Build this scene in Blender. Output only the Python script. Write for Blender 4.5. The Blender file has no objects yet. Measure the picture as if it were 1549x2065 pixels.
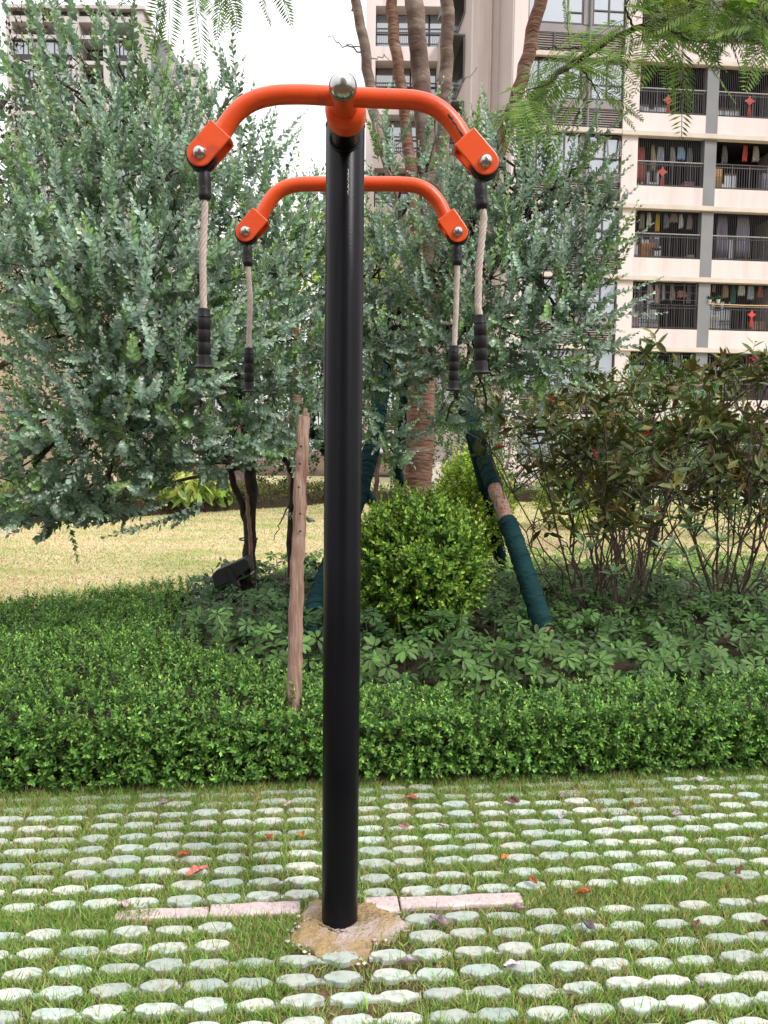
import bpy, math, random
import numpy as np
from mathutils import Vector, Matrix
rng = np.random.default_rng(7); random.seed(7)
scene = bpy.context.scene; COL = scene.collection
# ------------------------------------------------------------------ camera geometry
FPX = 1570.0; PITCH = math.radians(4.5); ROLL = math.radians(0.66); EYE = np.array([0, 0, 1.5])
def ray(u, v):
    x = (u-774.5)/FPX; y = -(v-1032.5)/FPX
    xr = x*math.cos(ROLL)-y*math.sin(ROLL); yr = x*math.sin(ROLL)+y*math.cos(ROLL)
    return np.array([xr, math.cos(PITCH)+yr*math.sin(PITCH), -math.sin(PITCH)+yr*math.cos(PITCH)])
def P(u, v, Y):
    d = ray(u, v); return EYE+d*(Y/d[1])
def G(u, v, z=0.0):
    d = ray(u, v); return EYE+d*((z-1.5)/d[2])
cam = bpy.data.cameras.new('camera'); co = bpy.data.objects.new('camera', cam); COL.objects.link(co)
co.matrix_world = Matrix.Translation((0, 0, 1.5)) @ Matrix.Rotation(math.pi/2-PITCH, 4, 'X') @ Matrix.Rotation(ROLL, 4, 'Z')
cam.sensor_fit = 'VERTICAL'; cam.angle = 2*math.atan(1032.5/FPX); cam.clip_start = .05; cam.clip_end = 2000
scene.camera = co
# ------------------------------------------------------------------ object helpers
def tag(o, label=None, cat=None, group=None, kind=None):
    if label: o['label'] = label
    if cat: o['category'] = cat
    if group: o['group'] = group
    if kind: o['kind'] = kind
    return o
def empty(name, loc=(0, 0, 0), label=None, cat=None, group=None):
    o = bpy.data.objects.new(name, None); o.location = loc; COL.objects.link(o); o.empty_display_size = .1
    return tag(o, label, cat, group)
class MB:
    def __init__(s): s.v = []; s.l = []; s.n = []; s.c = []; s.k = 0
    def add(s, V, F, col=(.5, .5, .5)):
        V = np.asarray(V, float).reshape(-1, 3); s.v.append(V)
        s.l.append(np.concatenate([np.asarray(f) for f in F])+s.k); s.n.append(np.array([len(f) for f in F]))
        c = np.asarray(col, float); s.c.append(np.broadcast_to(c, (len(V), 3)) if c.ndim == 1 else c); s.k += len(V)
        return s
    def inst(s, Vt, Ft, M, T, col):
        Vt = np.asarray(Vt, float); n = len(T); m = len(Vt)
        V = np.einsum('nij,mj->nmi', M, Vt)+T[:, None, :]
        fl = np.concatenate([np.asarray(f) for f in Ft]); fn = np.array([len(f) for f in Ft])
        s.v.append(V.reshape(-1, 3)); s.l.append((fl[None]+np.arange(n)[:, None]*m).ravel()+s.k); s.n.append(np.tile(fn, n))
        s.c.append(np.repeat(col, m, 0)); s.k += n*m
        return s
    def box(s, x0, x1, y0, y1, z0, z1, fr=None, col=(.5, .5, .5)):
        V = np.array([(x, y, z) for z in (z0, z1) for y in (y0, y1) for x in (x0, x1)], float)
        if fr: V = fr(V)
        return s.add(V, [(0, 2, 3, 1), (4, 5, 7, 6), (0, 1, 5, 4), (2, 6, 7, 3), (0, 4, 6, 2), (1, 3, 7, 5)], col)
    def tube(s, pts, rad, n=8, cap=True, col=(.5, .5, .5), bump=0):
        pts = np.asarray(pts, float); m = len(pts); rad = np.broadcast_to(np.asarray(rad, float), (m,))
        t = np.gradient(pts, axis=0); t /= np.linalg.norm(t, axis=1)[:, None]+1e-9
        a = np.array([0, 0, 1.]) if abs(t[0][2]) < .9 else np.array([1., 0, 0])
        e = np.cross(t[0], a); e /= np.linalg.norm(e); V = []
        th = np.arange(n)*2*math.pi/n
        for i in range(m):
            e = e-t[i]*(e@t[i]); e /= np.linalg.norm(e); b = np.cross(t[i], e)
            rr = rad[i]*(1+bump*rng.normal(size=n)) if bump else rad[i]*np.ones(n)
            V.append(pts[i]+(np.cos(th)*rr)[:, None]*e+(np.sin(th)*rr)[:, None]*b)
        F = [(i*n+j, i*n+(j+1) % n, (i+1)*n+(j+1) % n, (i+1)*n+j) for i in range(m-1) for j in range(n)]
        if cap: F += [tuple(range(n))[::-1], tuple(range((m-1)*n, m*n))]
        return s.add(np.concatenate(V), F, col)
    def lathe(s, prof, o, axis=(0, 0, 1), n=24, col=(.5, .5, .5)):
        ax = np.asarray(axis, float); ax /= np.linalg.norm(ax)
        a = np.array([0, 0, 1.]) if abs(ax[2]) < .9 else np.array([1., 0, 0])
        e = np.cross(ax, a); e /= np.linalg.norm(e); b = np.cross(ax, e); th = np.arange(n)*2*math.pi/n
        V = np.concatenate([np.asarray(o)+ax*h+r*(np.cos(th)[:, None]*e+np.sin(th)[:, None]*b) for r, h in prof]); m = len(prof)
        F = [(i*n+j, i*n+(j+1) % n, (i+1)*n+(j+1) % n, (i+1)*n+j) for i in range(m-1) for j in range(n)]
        F += [tuple(range(n))[::-1], tuple(range((m-1)*n, m*n))]
        return s.add(V, F, col)
    def prism(s, poly, h0, h1, fr=None, col=(.5, .5, .5)):
        p = np.asarray(poly, float); n = len(p)
        V = np.concatenate([np.c_[p, np.full(n, h0)], np.c_[p, np.full(n, h1)]])
        if fr: V = fr(V)
        return s.add(V, [tuple(range(n))[::-1], tuple(range(n, 2*n))]+[(i, (i+1) % n, n+(i+1) % n, n+i) for i in range(n)], col)
    def build(s, name, mat, parent=None, smooth=False, bevel=0, origin=None, ang=40):
        V = np.concatenate(s.v); L = np.concatenate(s.l).astype(np.int32); N = np.concatenate(s.n); C_ = np.concatenate(s.c)
        me = bpy.data.meshes.new(name); me.vertices.add(len(V)); me.loops.add(len(L)); me.polygons.add(len(N))
        org = np.zeros(3) if origin is None else np.asarray(origin, float)
        if parent is not None: org = np.array(parent_world(parent))
        me.vertices.foreach_set('co', (V-org).ravel().astype(np.float32)); me.loops.foreach_set('vertex_index', L)
        st = np.zeros(len(N), np.int32); st[1:] = np.cumsum(N)[:-1]
        me.polygons.foreach_set('loop_start', st)
        at = me.color_attributes.new('col', 'FLOAT_COLOR', 'POINT')
        at.data.foreach_set('color', np.c_[C_, np.ones(len(C_))].ravel().astype(np.float32))
        me.update(calc_edges=True)
        me.polygons.foreach_set('use_smooth', np.full(len(N), bool(smooth)))
        me.materials.append(mat); o = bpy.data.objects.new(name, me); COL.objects.link(o)
        if parent is not None: o.parent = parent
        else: o.location = org
        if bevel:
            b = o.modifiers.new('b', 'BEVEL'); b.width = bevel; b.segments = 2; b.limit_method = 'ANGLE'; b.angle_limit = math.radians(35)
        if smooth and ang < 180:
            try: me.set_sharp_from_angle(angle=math.radians(ang))
            except Exception: pass
        return o
def parent_world(o):
    l = Vector((0, 0, 0))
    while o is not None: l = l+o.location; o = o.parent
    return l
# ------------------------------------------------------------------ materials
def nodes(name):
    m = bpy.data.materials.new(name); m.use_nodes = True; nt = m.node_tree; nt.nodes.clear()
    out = nt.nodes.new('ShaderNodeOutputMaterial'); return m, nt, out
def mat(name, c1, c2=None, scale=8, rough=.6, metal=0, spec=.5, bump=0, bscale=40, detail=6, stretch=None, c3=None, s3=2, t3=(.5, .62), coat=0, lo=.35, hi=.65):
    m, nt, out = nodes(name); N = nt.nodes.new; Lk = nt.links.new
    b = N('ShaderNodeBsdfPrincipled'); Lk(b.outputs[0], out.inputs[0])
    b.inputs['Roughness'].default_value = rough; b.inputs['Metallic'].default_value = metal; b.inputs['Specular IOR Level'].default_value = spec
    if coat: b.inputs['Coat Weight'].default_value = coat; b.inputs['Coat Roughness'].default_value = .08
    b.inputs['Base Color'].default_value = (*c1, 1)
    tc = N('ShaderNodeTexCoord'); src = tc.outputs['Object']
    if stretch:
        mp = N('ShaderNodeMapping'); mp.inputs['Scale'].default_value = stretch; Lk(src, mp.inputs[0]); src = mp.outputs[0]
    if c2 is not None:
        n = N('ShaderNodeTexNoise'); n.inputs['Scale'].default_value = scale; n.inputs['Detail'].default_value = detail; Lk(src, n.inputs[0])
        r = N('ShaderNodeValToRGB'); r.color_ramp.elements[0].position = lo; r.color_ramp.elements[1].position = hi
        r.color_ramp.elements[0].color = (*c1, 1); r.color_ramp.elements[1].color = (*c2, 1); Lk(n.outputs[0], r.inputs[0]); res = r.outputs[0]
        if c3 is not None:
            n3 = N('ShaderNodeTexNoise'); n3.inputs['Scale'].default_value = s3; n3.inputs['Detail'].default_value = 8; Lk(src, n3.inputs[0])
            r3 = N('ShaderNodeValToRGB'); r3.color_ramp.elements[0].position = t3[0]; r3.color_ramp.elements[1].position = t3[1]; Lk(n3.outputs[0], r3.inputs[0])
            mx = N('ShaderNodeMix'); mx.data_type = 'RGBA'; Lk(r3.outputs[0], mx.inputs['Factor']); Lk(res, mx.inputs['A']); mx.inputs['B'].default_value = (*c3, 1); res = mx.outputs['Result']
        Lk(res, b.inputs['Base Color'])
    if bump:
        n2 = N('ShaderNodeTexNoise'); n2.inputs['Scale'].default_value = bscale; n2.inputs['Detail'].default_value = 5; Lk(src, n2.inputs[0])
        bp = N('ShaderNodeBump'); bp.inputs['Strength'].default_value = bump; bp.inputs['Distance'].default_value = .02; Lk(n2.outputs[0], bp.inputs['Height']); Lk(bp.outputs[0], b.inputs['Normal'])
    return m
def leafmat(name, rough=.5, spec=.4, trans=.3, tint=(1.15, 1.2, .7)):
    m, nt, out = nodes(name); N = nt.nodes.new; Lk = nt.links.new
    a = N('ShaderNodeAttribute'); a.attribute_name = 'col'
    b = N('ShaderNodeBsdfPrincipled'); b.inputs['Roughness'].default_value = rough; b.inputs['Specular IOR Level'].default_value = spec
    Lk(a.outputs['Color'], b.inputs['Base Color'])
    t = N('ShaderNodeBsdfTranslucent'); mu = N('ShaderNodeMix'); mu.data_type = 'RGBA'; mu.blend_type = 'MULTIPLY'; mu.inputs['Factor'].default_value = 1
    Lk(a.outputs['Color'], mu.inputs['A']); mu.inputs['B'].default_value = (*tint, 1); Lk(mu.outputs['Result'], t.inputs[0])
    mx = N('ShaderNodeMixShader'); mx.inputs[0].default_value = trans; Lk(b.outputs[0], mx.inputs[1]); Lk(t.outputs[0], mx.inputs[2]); Lk(mx.outputs[0], out.inputs[0])
    return m
def colmat(name, rough=.6, spec=.4, bump=0, bscale=60, metal=0):
    m, nt, out = nodes(name); N = nt.nodes.new; Lk = nt.links.new
    a = N('ShaderNodeAttribute'); a.attribute_name = 'col'; b = N('ShaderNodeBsdfPrincipled')
    b.inputs['Roughness'].default_value = rough; b.inputs['Specular IOR Level'].default_value = spec; b.inputs['Metallic'].default_value = metal
    Lk(a.outputs['Color'], b.inputs['Base Color']); Lk(b.outputs[0], out.inputs[0])
    if bump:
        n2 = N('ShaderNodeTexNoise'); n2.inputs['Scale'].default_value = bscale; tc = N('ShaderNodeTexCoord'); Lk(tc.outputs['Object'], n2.inputs[0])
        bp = N('ShaderNodeBump'); bp.inputs['Strength'].default_value = bump; bp.inputs['Distance'].default_value = .02; Lk(n2.outputs[0], bp.inputs['Height']); Lk(bp.outputs[0], b.inputs['Normal'])
    return m
M = {}
M['black'] = mat('black_powder_coat', (.0035, .0035, .005), (.006, .006, .008), 3, rough=.3, spec=.13, bump=.03, bscale=150)
M['orange'] = mat('orange_enamel', (.74, .085, .012), (.64, .065, .01), 5, rough=.36, spec=.45, bump=.04, bscale=60, c3=(.5, .06, .015), s3=22, t3=(.62, .72))
M['rim'] = mat('grey_rim', (.2, .18, .18), rough=.35, metal=.8)
M['steel'] = mat('brushed_steel', (.5, .49, .47), (.42, .41, .4), 20, rough=.2, metal=1, bump=.01, bscale=30)
M['rubber'] = mat('black_rubber', (.008, .008, .009), (.014, .014, .015), 40, rough=.45, spec=.3, bump=.1, bscale=400)
M['tie'] = mat('old_tie_rope', (.16, .12, .1), rough=.8)
M['rope'] = mat('sheathed_rope', (.40, .32, .28), (.5, .42, .37), 60, rough=.6, spec=.3)
M['plate'] = mat('worn_plate', (.3, .28, .25), (.5, .47, .42), 30, rough=.4, metal=.5)
M['chip'] = mat('chipped_black', (.015, .013, .012), rough=.6)
M['paint'] = mat('paint_drip', (.45, .45, .47), rough=.5)
M['concrete'] = mat('stained_concrete', (.38, .27, .14), (.27, .185, .095), 14, rough=.9, spec=.2, bump=1, bscale=70, c3=(.46, .37, .33), s3=7, t3=(.5, .64), detail=10)
M['granite'] = mat('pink_granite', (.55, .44, .42), (.42, .33, .33), 60, rough=.8, spec=.3, bump=.25, bscale=120, c3=(.6, .5, .46), s3=6)
M['soil'] = mat('brown_soil', (.09, .058, .035), (.15, .1, .06), 12, rough=1, spec=.1, bump=1, bscale=40, c3=(.06, .045, .025), s3=3)
M['timber'] = mat('weathered_timber', (.23, .135, .10), (.36, .245, .195), 9, rough=.85, spec=.2, stretch=(9, 9, .6), bump=.9, bscale=7, c3=(.17, .08, .05), s3=4, t3=(.56, .68))
M['bark_red'] = mat('reddish_bark', (.15, .075, .05), (.24, .14, .1), 7, rough=.9, spec=.2, stretch=(1, 1, 3.5), bump=.9, bscale=12, c3=(.3, .24, .19), s3=3, t3=(.55, .7))
M['bark_gray'] = mat('grey_brown_bark', (.13, .085, .07), (.22, .16, .13), 5, rough=.9, spec=.2, stretch=(1, 1, 2.2), bump=.8, bscale=10, c3=(.3, .24, .2), s3=3, t3=(.54, .68))
M['bark_dark'] = mat('dark_bark', (.035, .026, .022), (.07, .052, .042), 9, rough=.95, spec=.15, stretch=(2, 2, .6), bump=.8, bscale=18)
M['stem_brown'] = mat('brown_stems', (.06, .042, .032), (.12, .09, .07), 14, rough=.9, spec=.15)
M['wrap'] = mat('green_wrap_cloth', (.005, .024, .027), (.009, .036, .038), 5, rough=.85, spec=.12, bump=.7, bscale=14, stretch=(1, 1, 2.5))
M['leaf'] = leafmat('leaf_soft', .65, .22, .2, (1.0, 1.1, .8))
M['leaf_gloss'] = leafmat('leaf_glossy', .5, .28, .16)
M['leaf_thin'] = leafmat('leaf_thin', .55, .3, .42, (1.2, 1.25, .6))
M['grass'] = leafmat('grass_blade', .55, .3, .35, (1.1, 1.15, .7))
M['flower'] = leafmat('petal', .6, .2, .3, (1, .9, .9))
M['twig'] = mat('dark_twigs', (.03, .024, .016), (.05, .04, .026), 20, rough=1, spec=.1, bump=.8, bscale=60)
M['cream'] = mat('cream_render', (.63, .535, .515), (.68, .59, .57), .7, rough=.85, spec=.2, bump=.06, bscale=8, c3=(.54, .45, .42), s3=1.6, t3=(.5, .8), stretch=(1.3, 1.3, .16))
M['shaded_cream'] = mat('shaded_cream_render', (.48, .405, .39), (.51, .435, .415), .7, rough=.85, spec=.2, bump=.06, bscale=8)  # cream darkened: shade of walls turned from the light, put into the colour
M['tower'] = mat('grey_cream_render', (.52, .475, .455), (.57, .525, .5), .4, rough=.85, spec=.2, c3=(.45, .41, .39), s3=.3)
M['ledge'] = mat('pale_ledge', (.6, .52, .455), (.53, .455, .39), 1.5, rough=.85, spec=.2)
M['greycol'] = mat('grey_column', (.2, .2, .205), (.23, .23, .235), 1, rough=.8, spec=.2)
M['greyband'] = mat('grey_spandrel', (.22, .2, .2), (.25, .23, .23), 1, rough=.7)
M['shaded_int'] = mat('shaded_interior', (.02, .018, .018), (.03, .028, .027), 1.5, rough=.9, spec=.1)  # near-black stands in for the shade inside balconies and recesses
M['metal_dk'] = mat('dark_bronze_metal', (.035, .028, .028), (.045, .038, .037), 4, rough=.5)
M['slat'] = mat('taupe_slat', (.2, .165, .15), (.24, .2, .18), 4, rough=.6)
M['rail_lt'] = mat('light_rail', (.4, .39, .39), (.45, .44, .44), 4, rough=.4)
M['wire'] = mat('steel_wire', (.05, .045, .045), rough=.6)
M['pipe'] = mat('cream_pipe', (.55, .45, .38), (.5, .41, .35), 3, rough=.6)
def glassmat(name, c, rough=.04, spec=1.0):
    m = mat(name, c, (c[0]*.8, c[1]*.8, c[2]*.8), .6, rough=rough, spec=spec)
    m.node_tree.nodes['Principled BSDF'].inputs['IOR'].default_value = 2.3; return m
M['glass'] = glassmat('blue_glass', (.16, .2, .26))
M['glass_dk'] = glassmat('dark_glass', (.025, .025, .03), .08)
M['item'] = colmat('painted_item', .7, .3, .15, 30)
M['pebble'] = colmat('deadleaf', .65, .3, .3, 80)
M['black_lamp'] = mat('black_lamp_housing', (.01, .01, .011), (.016, .016, .017), 10, rough=.5)
# ------------------------------------------------------------------ foliage helpers
def unit(a): return a/(np.linalg.norm(a, axis=-1, keepdims=True)+1e-9)
LEAF = (np.array([(0, 0, 0), (1, 0, .0), (.38, .5, .1), (.78, .42, .1), (.38, -.5, .1), (.78, -.42, .1)]), [(0, 1, 3, 2), (0, 4, 5, 1)])
LEAFP = (np.array([(0, 0, 0), (1, 0, -.08), (.3, .42, .09), (.65, .4, .07), (.3, -.42, .09), (.65, -.4, .07)]), [(0, 1, 3, 2), (0, 4, 5, 1)])
LEAFS = (np.array([(0, 0, 0), (.5, .5, .12), (1, 0, 0), (.5, -.5, .12)]), [(0, 2, 1), (0, 3, 2)])
LEAFB = (np.array([(0, 0, 0), (.25, .3, .06), (.6, .5, .05), (.85, .34, 0), (1, 0, -.1), (.85, -.34, 0), (.6, -.5, .05), (.25, -.3, .06), (.5, 0, -.03)]),
         [(0, 8, 2, 1), (8, 4, 3, 2), (0, 7, 6, 8), (8, 6, 5, 4)])
BLADE = (np.array([(0, .5, 0), (0, -.5, 0), (.55, .38, .0), (.55, -.38, .0), (1, 0, -.18)]), [(0, 1, 3, 2), (2, 3, 4)])
def leaves(mb, pos, d, nrm, ln, wd, col, tpl=LEAF):
    pos = pos.reshape(-1, 3); x = unit(d.reshape(-1, 3)); nr = nrm.reshape(-1, 3)
    z = unit(nr-(nr*x).sum(-1, keepdims=True)*x); y = np.cross(z, x); ln = np.broadcast_to(ln, pos.shape[:1]); wd = np.broadcast_to(wd, pos.shape[:1])
    Mx = np.stack([x*ln[:, None], y*wd[:, None], z*wd[:, None]], -1)
    mb.inst(tpl[0], tpl[1], Mx, pos, np.broadcast_to(col, pos.shape) if np.ndim(col) == 1 else col.reshape(-1, 3))
def vary(c, n, h=.12, b=.22):
    c = np.asarray(c); k = 1+rng.normal(size=(n, 1))*b; k = np.clip(k, .45, 1.8)
    return np.clip(c*k*(1+rng.normal(size=(n, 3))*h), .002, .95)
def rdir(n): return unit(rng.normal(size=(n, 3)))
def shoots(mb, B, D, L, nl, ln, asp, cb, ct, tpl=LEAF, ang=55, taper=.55, curve=.15, stemr=.0022, stemc=(.25, .28, .2), var=.2, t0=.08, spread=.25):
    S = len(B); D = unit(D); L = np.broadcast_to(L, (S,))
    t = np.broadcast_to(np.linspace(t0, 1, nl), (S, nl)); bend = unit(rng.normal(size=(S, 3))+np.array([0, 0, .8]))*curve
    def at(t): return B[:, None]+L[:, None, None]*(D[:, None]*t[..., None]+bend[:, None]*(t**2)[..., None])
    p = at(t); tg = unit(D[:, None]+2*bend[:, None]*t[..., None])
    e1 = unit(np.cross(tg, rdir(S)[:, None])); e2 = np.cross(tg, e1)
    ph = np.arange(nl)[None]*2.4+rng.uniform(0, 6.28, (S, 1))+rng.normal(size=(S, nl))*.3
    rad = e1*np.cos(ph)[..., None]+e2*np.sin(ph)[..., None]
    a = np.radians(ang*(1-.45*t**2))[..., None]
    d = tg*np.cos(a)+rad*np.sin(a)+rng.normal(size=(S, nl, 3))*spread*.4; nr = tg*np.sin(a)-rad*np.cos(a)+rng.normal(size=(S, nl, 3))*spread
    k = ln*(1-taper*t**2.2)*(1+rng.normal(size=(S, nl))*.15); k = np.clip(k, ln*.25, ln*1.6)
    sh = np.clip(1+rng.normal(size=(S, 1, 1))*var*.8, .5, 1.6)
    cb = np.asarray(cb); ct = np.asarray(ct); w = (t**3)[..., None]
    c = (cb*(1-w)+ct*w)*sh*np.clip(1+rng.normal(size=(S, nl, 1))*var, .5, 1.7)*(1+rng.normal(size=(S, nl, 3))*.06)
    leaves(mb, p, d, nr, k.ravel(), (k*asp).ravel(), np.clip(c, .003, .9), tpl)
    if stemr:
        q = at(np.broadcast_to(np.array([0, .5, 1.]), (S, 3))); V = []
        for i, r in enumerate((1, .75, .3)):
            for j in range(3):
                th = j*2.094; V.append(q[:, i]+stemr*r*(e1[:, 0]*math.cos(th)+e2[:, 0]*math.sin(th)))
        V = np.stack(V, 1); F = [(i*3+j, i*3+(j+1) % 3, i*3+3+(j+1) % 3, i*3+3+j) for i in range(2) for j in range(3)]
        fl = np.concatenate([np.array(f) for f in F]); mb.v.append(V.reshape(-1, 3)); mb.l.append((fl[None]+np.arange(S)[:, None]*9).ravel()+mb.k)
        mb.n.append(np.full(S*6, 4)); mb.c.append(np.broadcast_to(np.asarray(stemc, float), (S*9, 3))); mb.k += S*9
def inball(n, shell=.5):
    d = rdir(n); r = rng.uniform(shell**3, 1, (n, 1))**(1/3.); return d*r
def bez(a, b, c, n=8):
    t = np.linspace(0, 1, n)[:, None]; a, b, c = map(np.asarray, (a, b, c)); return a*(1-t)**2+2*b*t*(1-t)+c*t*t
def wob(p, s):
    p = np.array(p, float); p[1:-1] += rng.normal(size=(len(p)-2, 3))*s; return p
def spl(pts, n=24):
    pts = np.asarray(pts, float); k = np.r_[0, np.cumsum(np.linalg.norm(np.diff(pts, axis=0), axis=1))]; t = np.linspace(0, k[-1], n)
    q = np.stack([np.interp(t, k, pts[:, i]) for i in range(pts.shape[1])], 1)
    for _ in range(3): q[1:-1] = (q[:-2]+2*q[1:-1]+q[2:])/4
    return q
NK = rng.normal(size=(12, 2)); NP = rng.uniform(0, 6.28, 12)
def noise2(x, y, f=1.0): return sum(np.sin(f*(NK[i, 0]*x+NK[i, 1]*y)*(1+i*.35)+NP[i])/(1+i*.25) for i in range(12))/5
def inpoly(x, y, poly):
    r = np.zeros(len(x), bool); p = np.asarray(poly); j = len(p)-1
    for i in range(len(p)):
        c = ((p[i, 1] > y) != (p[j, 1] > y)) & (x < (p[j, 0]-p[i, 0])*(y-p[i, 1])/(p[j, 1]-p[i, 1]+1e-12)+p[i, 0]); r ^= c; j = i
    return r
def edist(x, y, poly):
    p = np.asarray(poly, float); best = np.full(len(x), 1e9)
    for i in range(len(p)):
        a = p[i]; b = p[(i+1) % len(p)]; d = b-a; t = np.clip(((x-a[0])*d[0]+(y-a[1])*d[1])/(d@d), 0, 1)
        best = np.minimum(best, np.hypot(x-a[0]-t*d[0], y-a[1]-t*d[1]))
    return best
def sample_poly(poly, n):
    p = np.asarray(poly); out = np.zeros((0, 2))
    while len(out) < n:
        q = rng.uniform(p.min(0), p.max(0), (n*2, 2)); out = np.concatenate([out, q[inpoly(q[:, 0], q[:, 1], poly)]])
    return out[:n]
# ================================================================== rope pull trainer
PB = G(685, 1858); Y0 = PB[1]; X0 = PB[0]; R = .0572
TR = empty('pull_rope_trainer', (X0, Y0, 0), 'tall black fitness post with two orange pull-down bars and four rope handles', 'exercise equipment')
ZT = P(700, 238, Y0-R)[2]
MB().lathe([(R-.004, -.05), (R, -.05), (R, ZT-.006), (R-.002, ZT-.002)], (X0, Y0, 0), n=64).build('pole', M['black'], TR, True)
MB().lathe([(R-.003, ZT-.003), (R+.0015, ZT), (R+.0005, ZT+.006), (.03, ZT+.012), (.005, ZT+.014)], (X0, Y0, 0), n=48).build('pole_cap', M['black'], TR, True)
ZA = 2.398; YF = 2.062
def xat(u, v, Y): return P(u, v, Y)[0]
XF = xat(694, 195, YF)
ax0 = np.array([X0, Y0, ZA]); ax1 = np.array([XF, YF, ZA]); ad = (ax1-ax0); alen = np.linalg.norm(ad); ad /= alen
MB().lathe([(.0385, R*.6), (.0385, alen-.07)], ax0, ad, 40).lathe([(.0385, R*.6), (.0385, alen-.09)], ax0, -ad*(1, 1, 1), 40).build('axle', M['black'], TR, True)
for sg in (1, -1):
    wl = MB()
    ring = []
    for k in range(49):
        th = k*2*math.pi/48; r = .040; ring.append(ax0+np.array([r*math.cos(th), -sg*math.sqrt(max(R*R-(r*math.cos(th))**2, 0)), r*math.sin(th)]))
    wl.tube(ring, .0045, 6, cap=False)
    wl.build('weld_bead', M['black'], TR, True)
dr = MB(); x = X0+.012; z = 2.31; pz = []
while z > 2.235:
    pz.append((x+rng.normal()*.0012, Y0-math.sqrt(R*R-.012**2)-.0006, z)); z -= .004
dr.tube(pz, np.abs(rng.normal(.0008, .0006, len(pz)))+.0004, 5)
dr.build('paint_drip', M['paint'], TR)
# plate seen edge-on at the far-left side of the post
zs0, zs1 = P(661, 885, Y0)[2], P(661, 655, Y0)[2]; pl = MB()
def arcplate(a0, a1, z0, z1, r0, r1, n=14):
    th = np.radians(np.linspace(a0, a1, n)); poly = np.concatenate([np.c_[X0+r1*np.cos(th), Y0+r1*np.sin(th)], np.c_[X0+r0*np.cos(th), Y0+r0*np.sin(th)][::-1]])
    V = np.concatenate([np.c_[poly, np.full(len(poly), z0)], np.c_[poly, np.full(len(poly), z1)]]); k = len(poly); F = []
    for i in range(n-1):
        a, b, c, d = i, i+1, k-2-i, k-1-i
        F += [(d, c, b, a), (k+a, k+b, k+c, k+d), (a, b, k+b, k+a), (c, d, k+d, k+c)]
    F += [(k-1, 0, k, 2*k-1), (n-1, n, k+n, k+n-1)]
    pl.add(V, F)
arcplate(118, 187, zs0+.06, zs1-.0, R+.0008, R+.0035); arcplate(150, 184, zs0, zs0+.055, R+.0008, R+.003)
pl.build('name_plate', M['plate'], TR)
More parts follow.
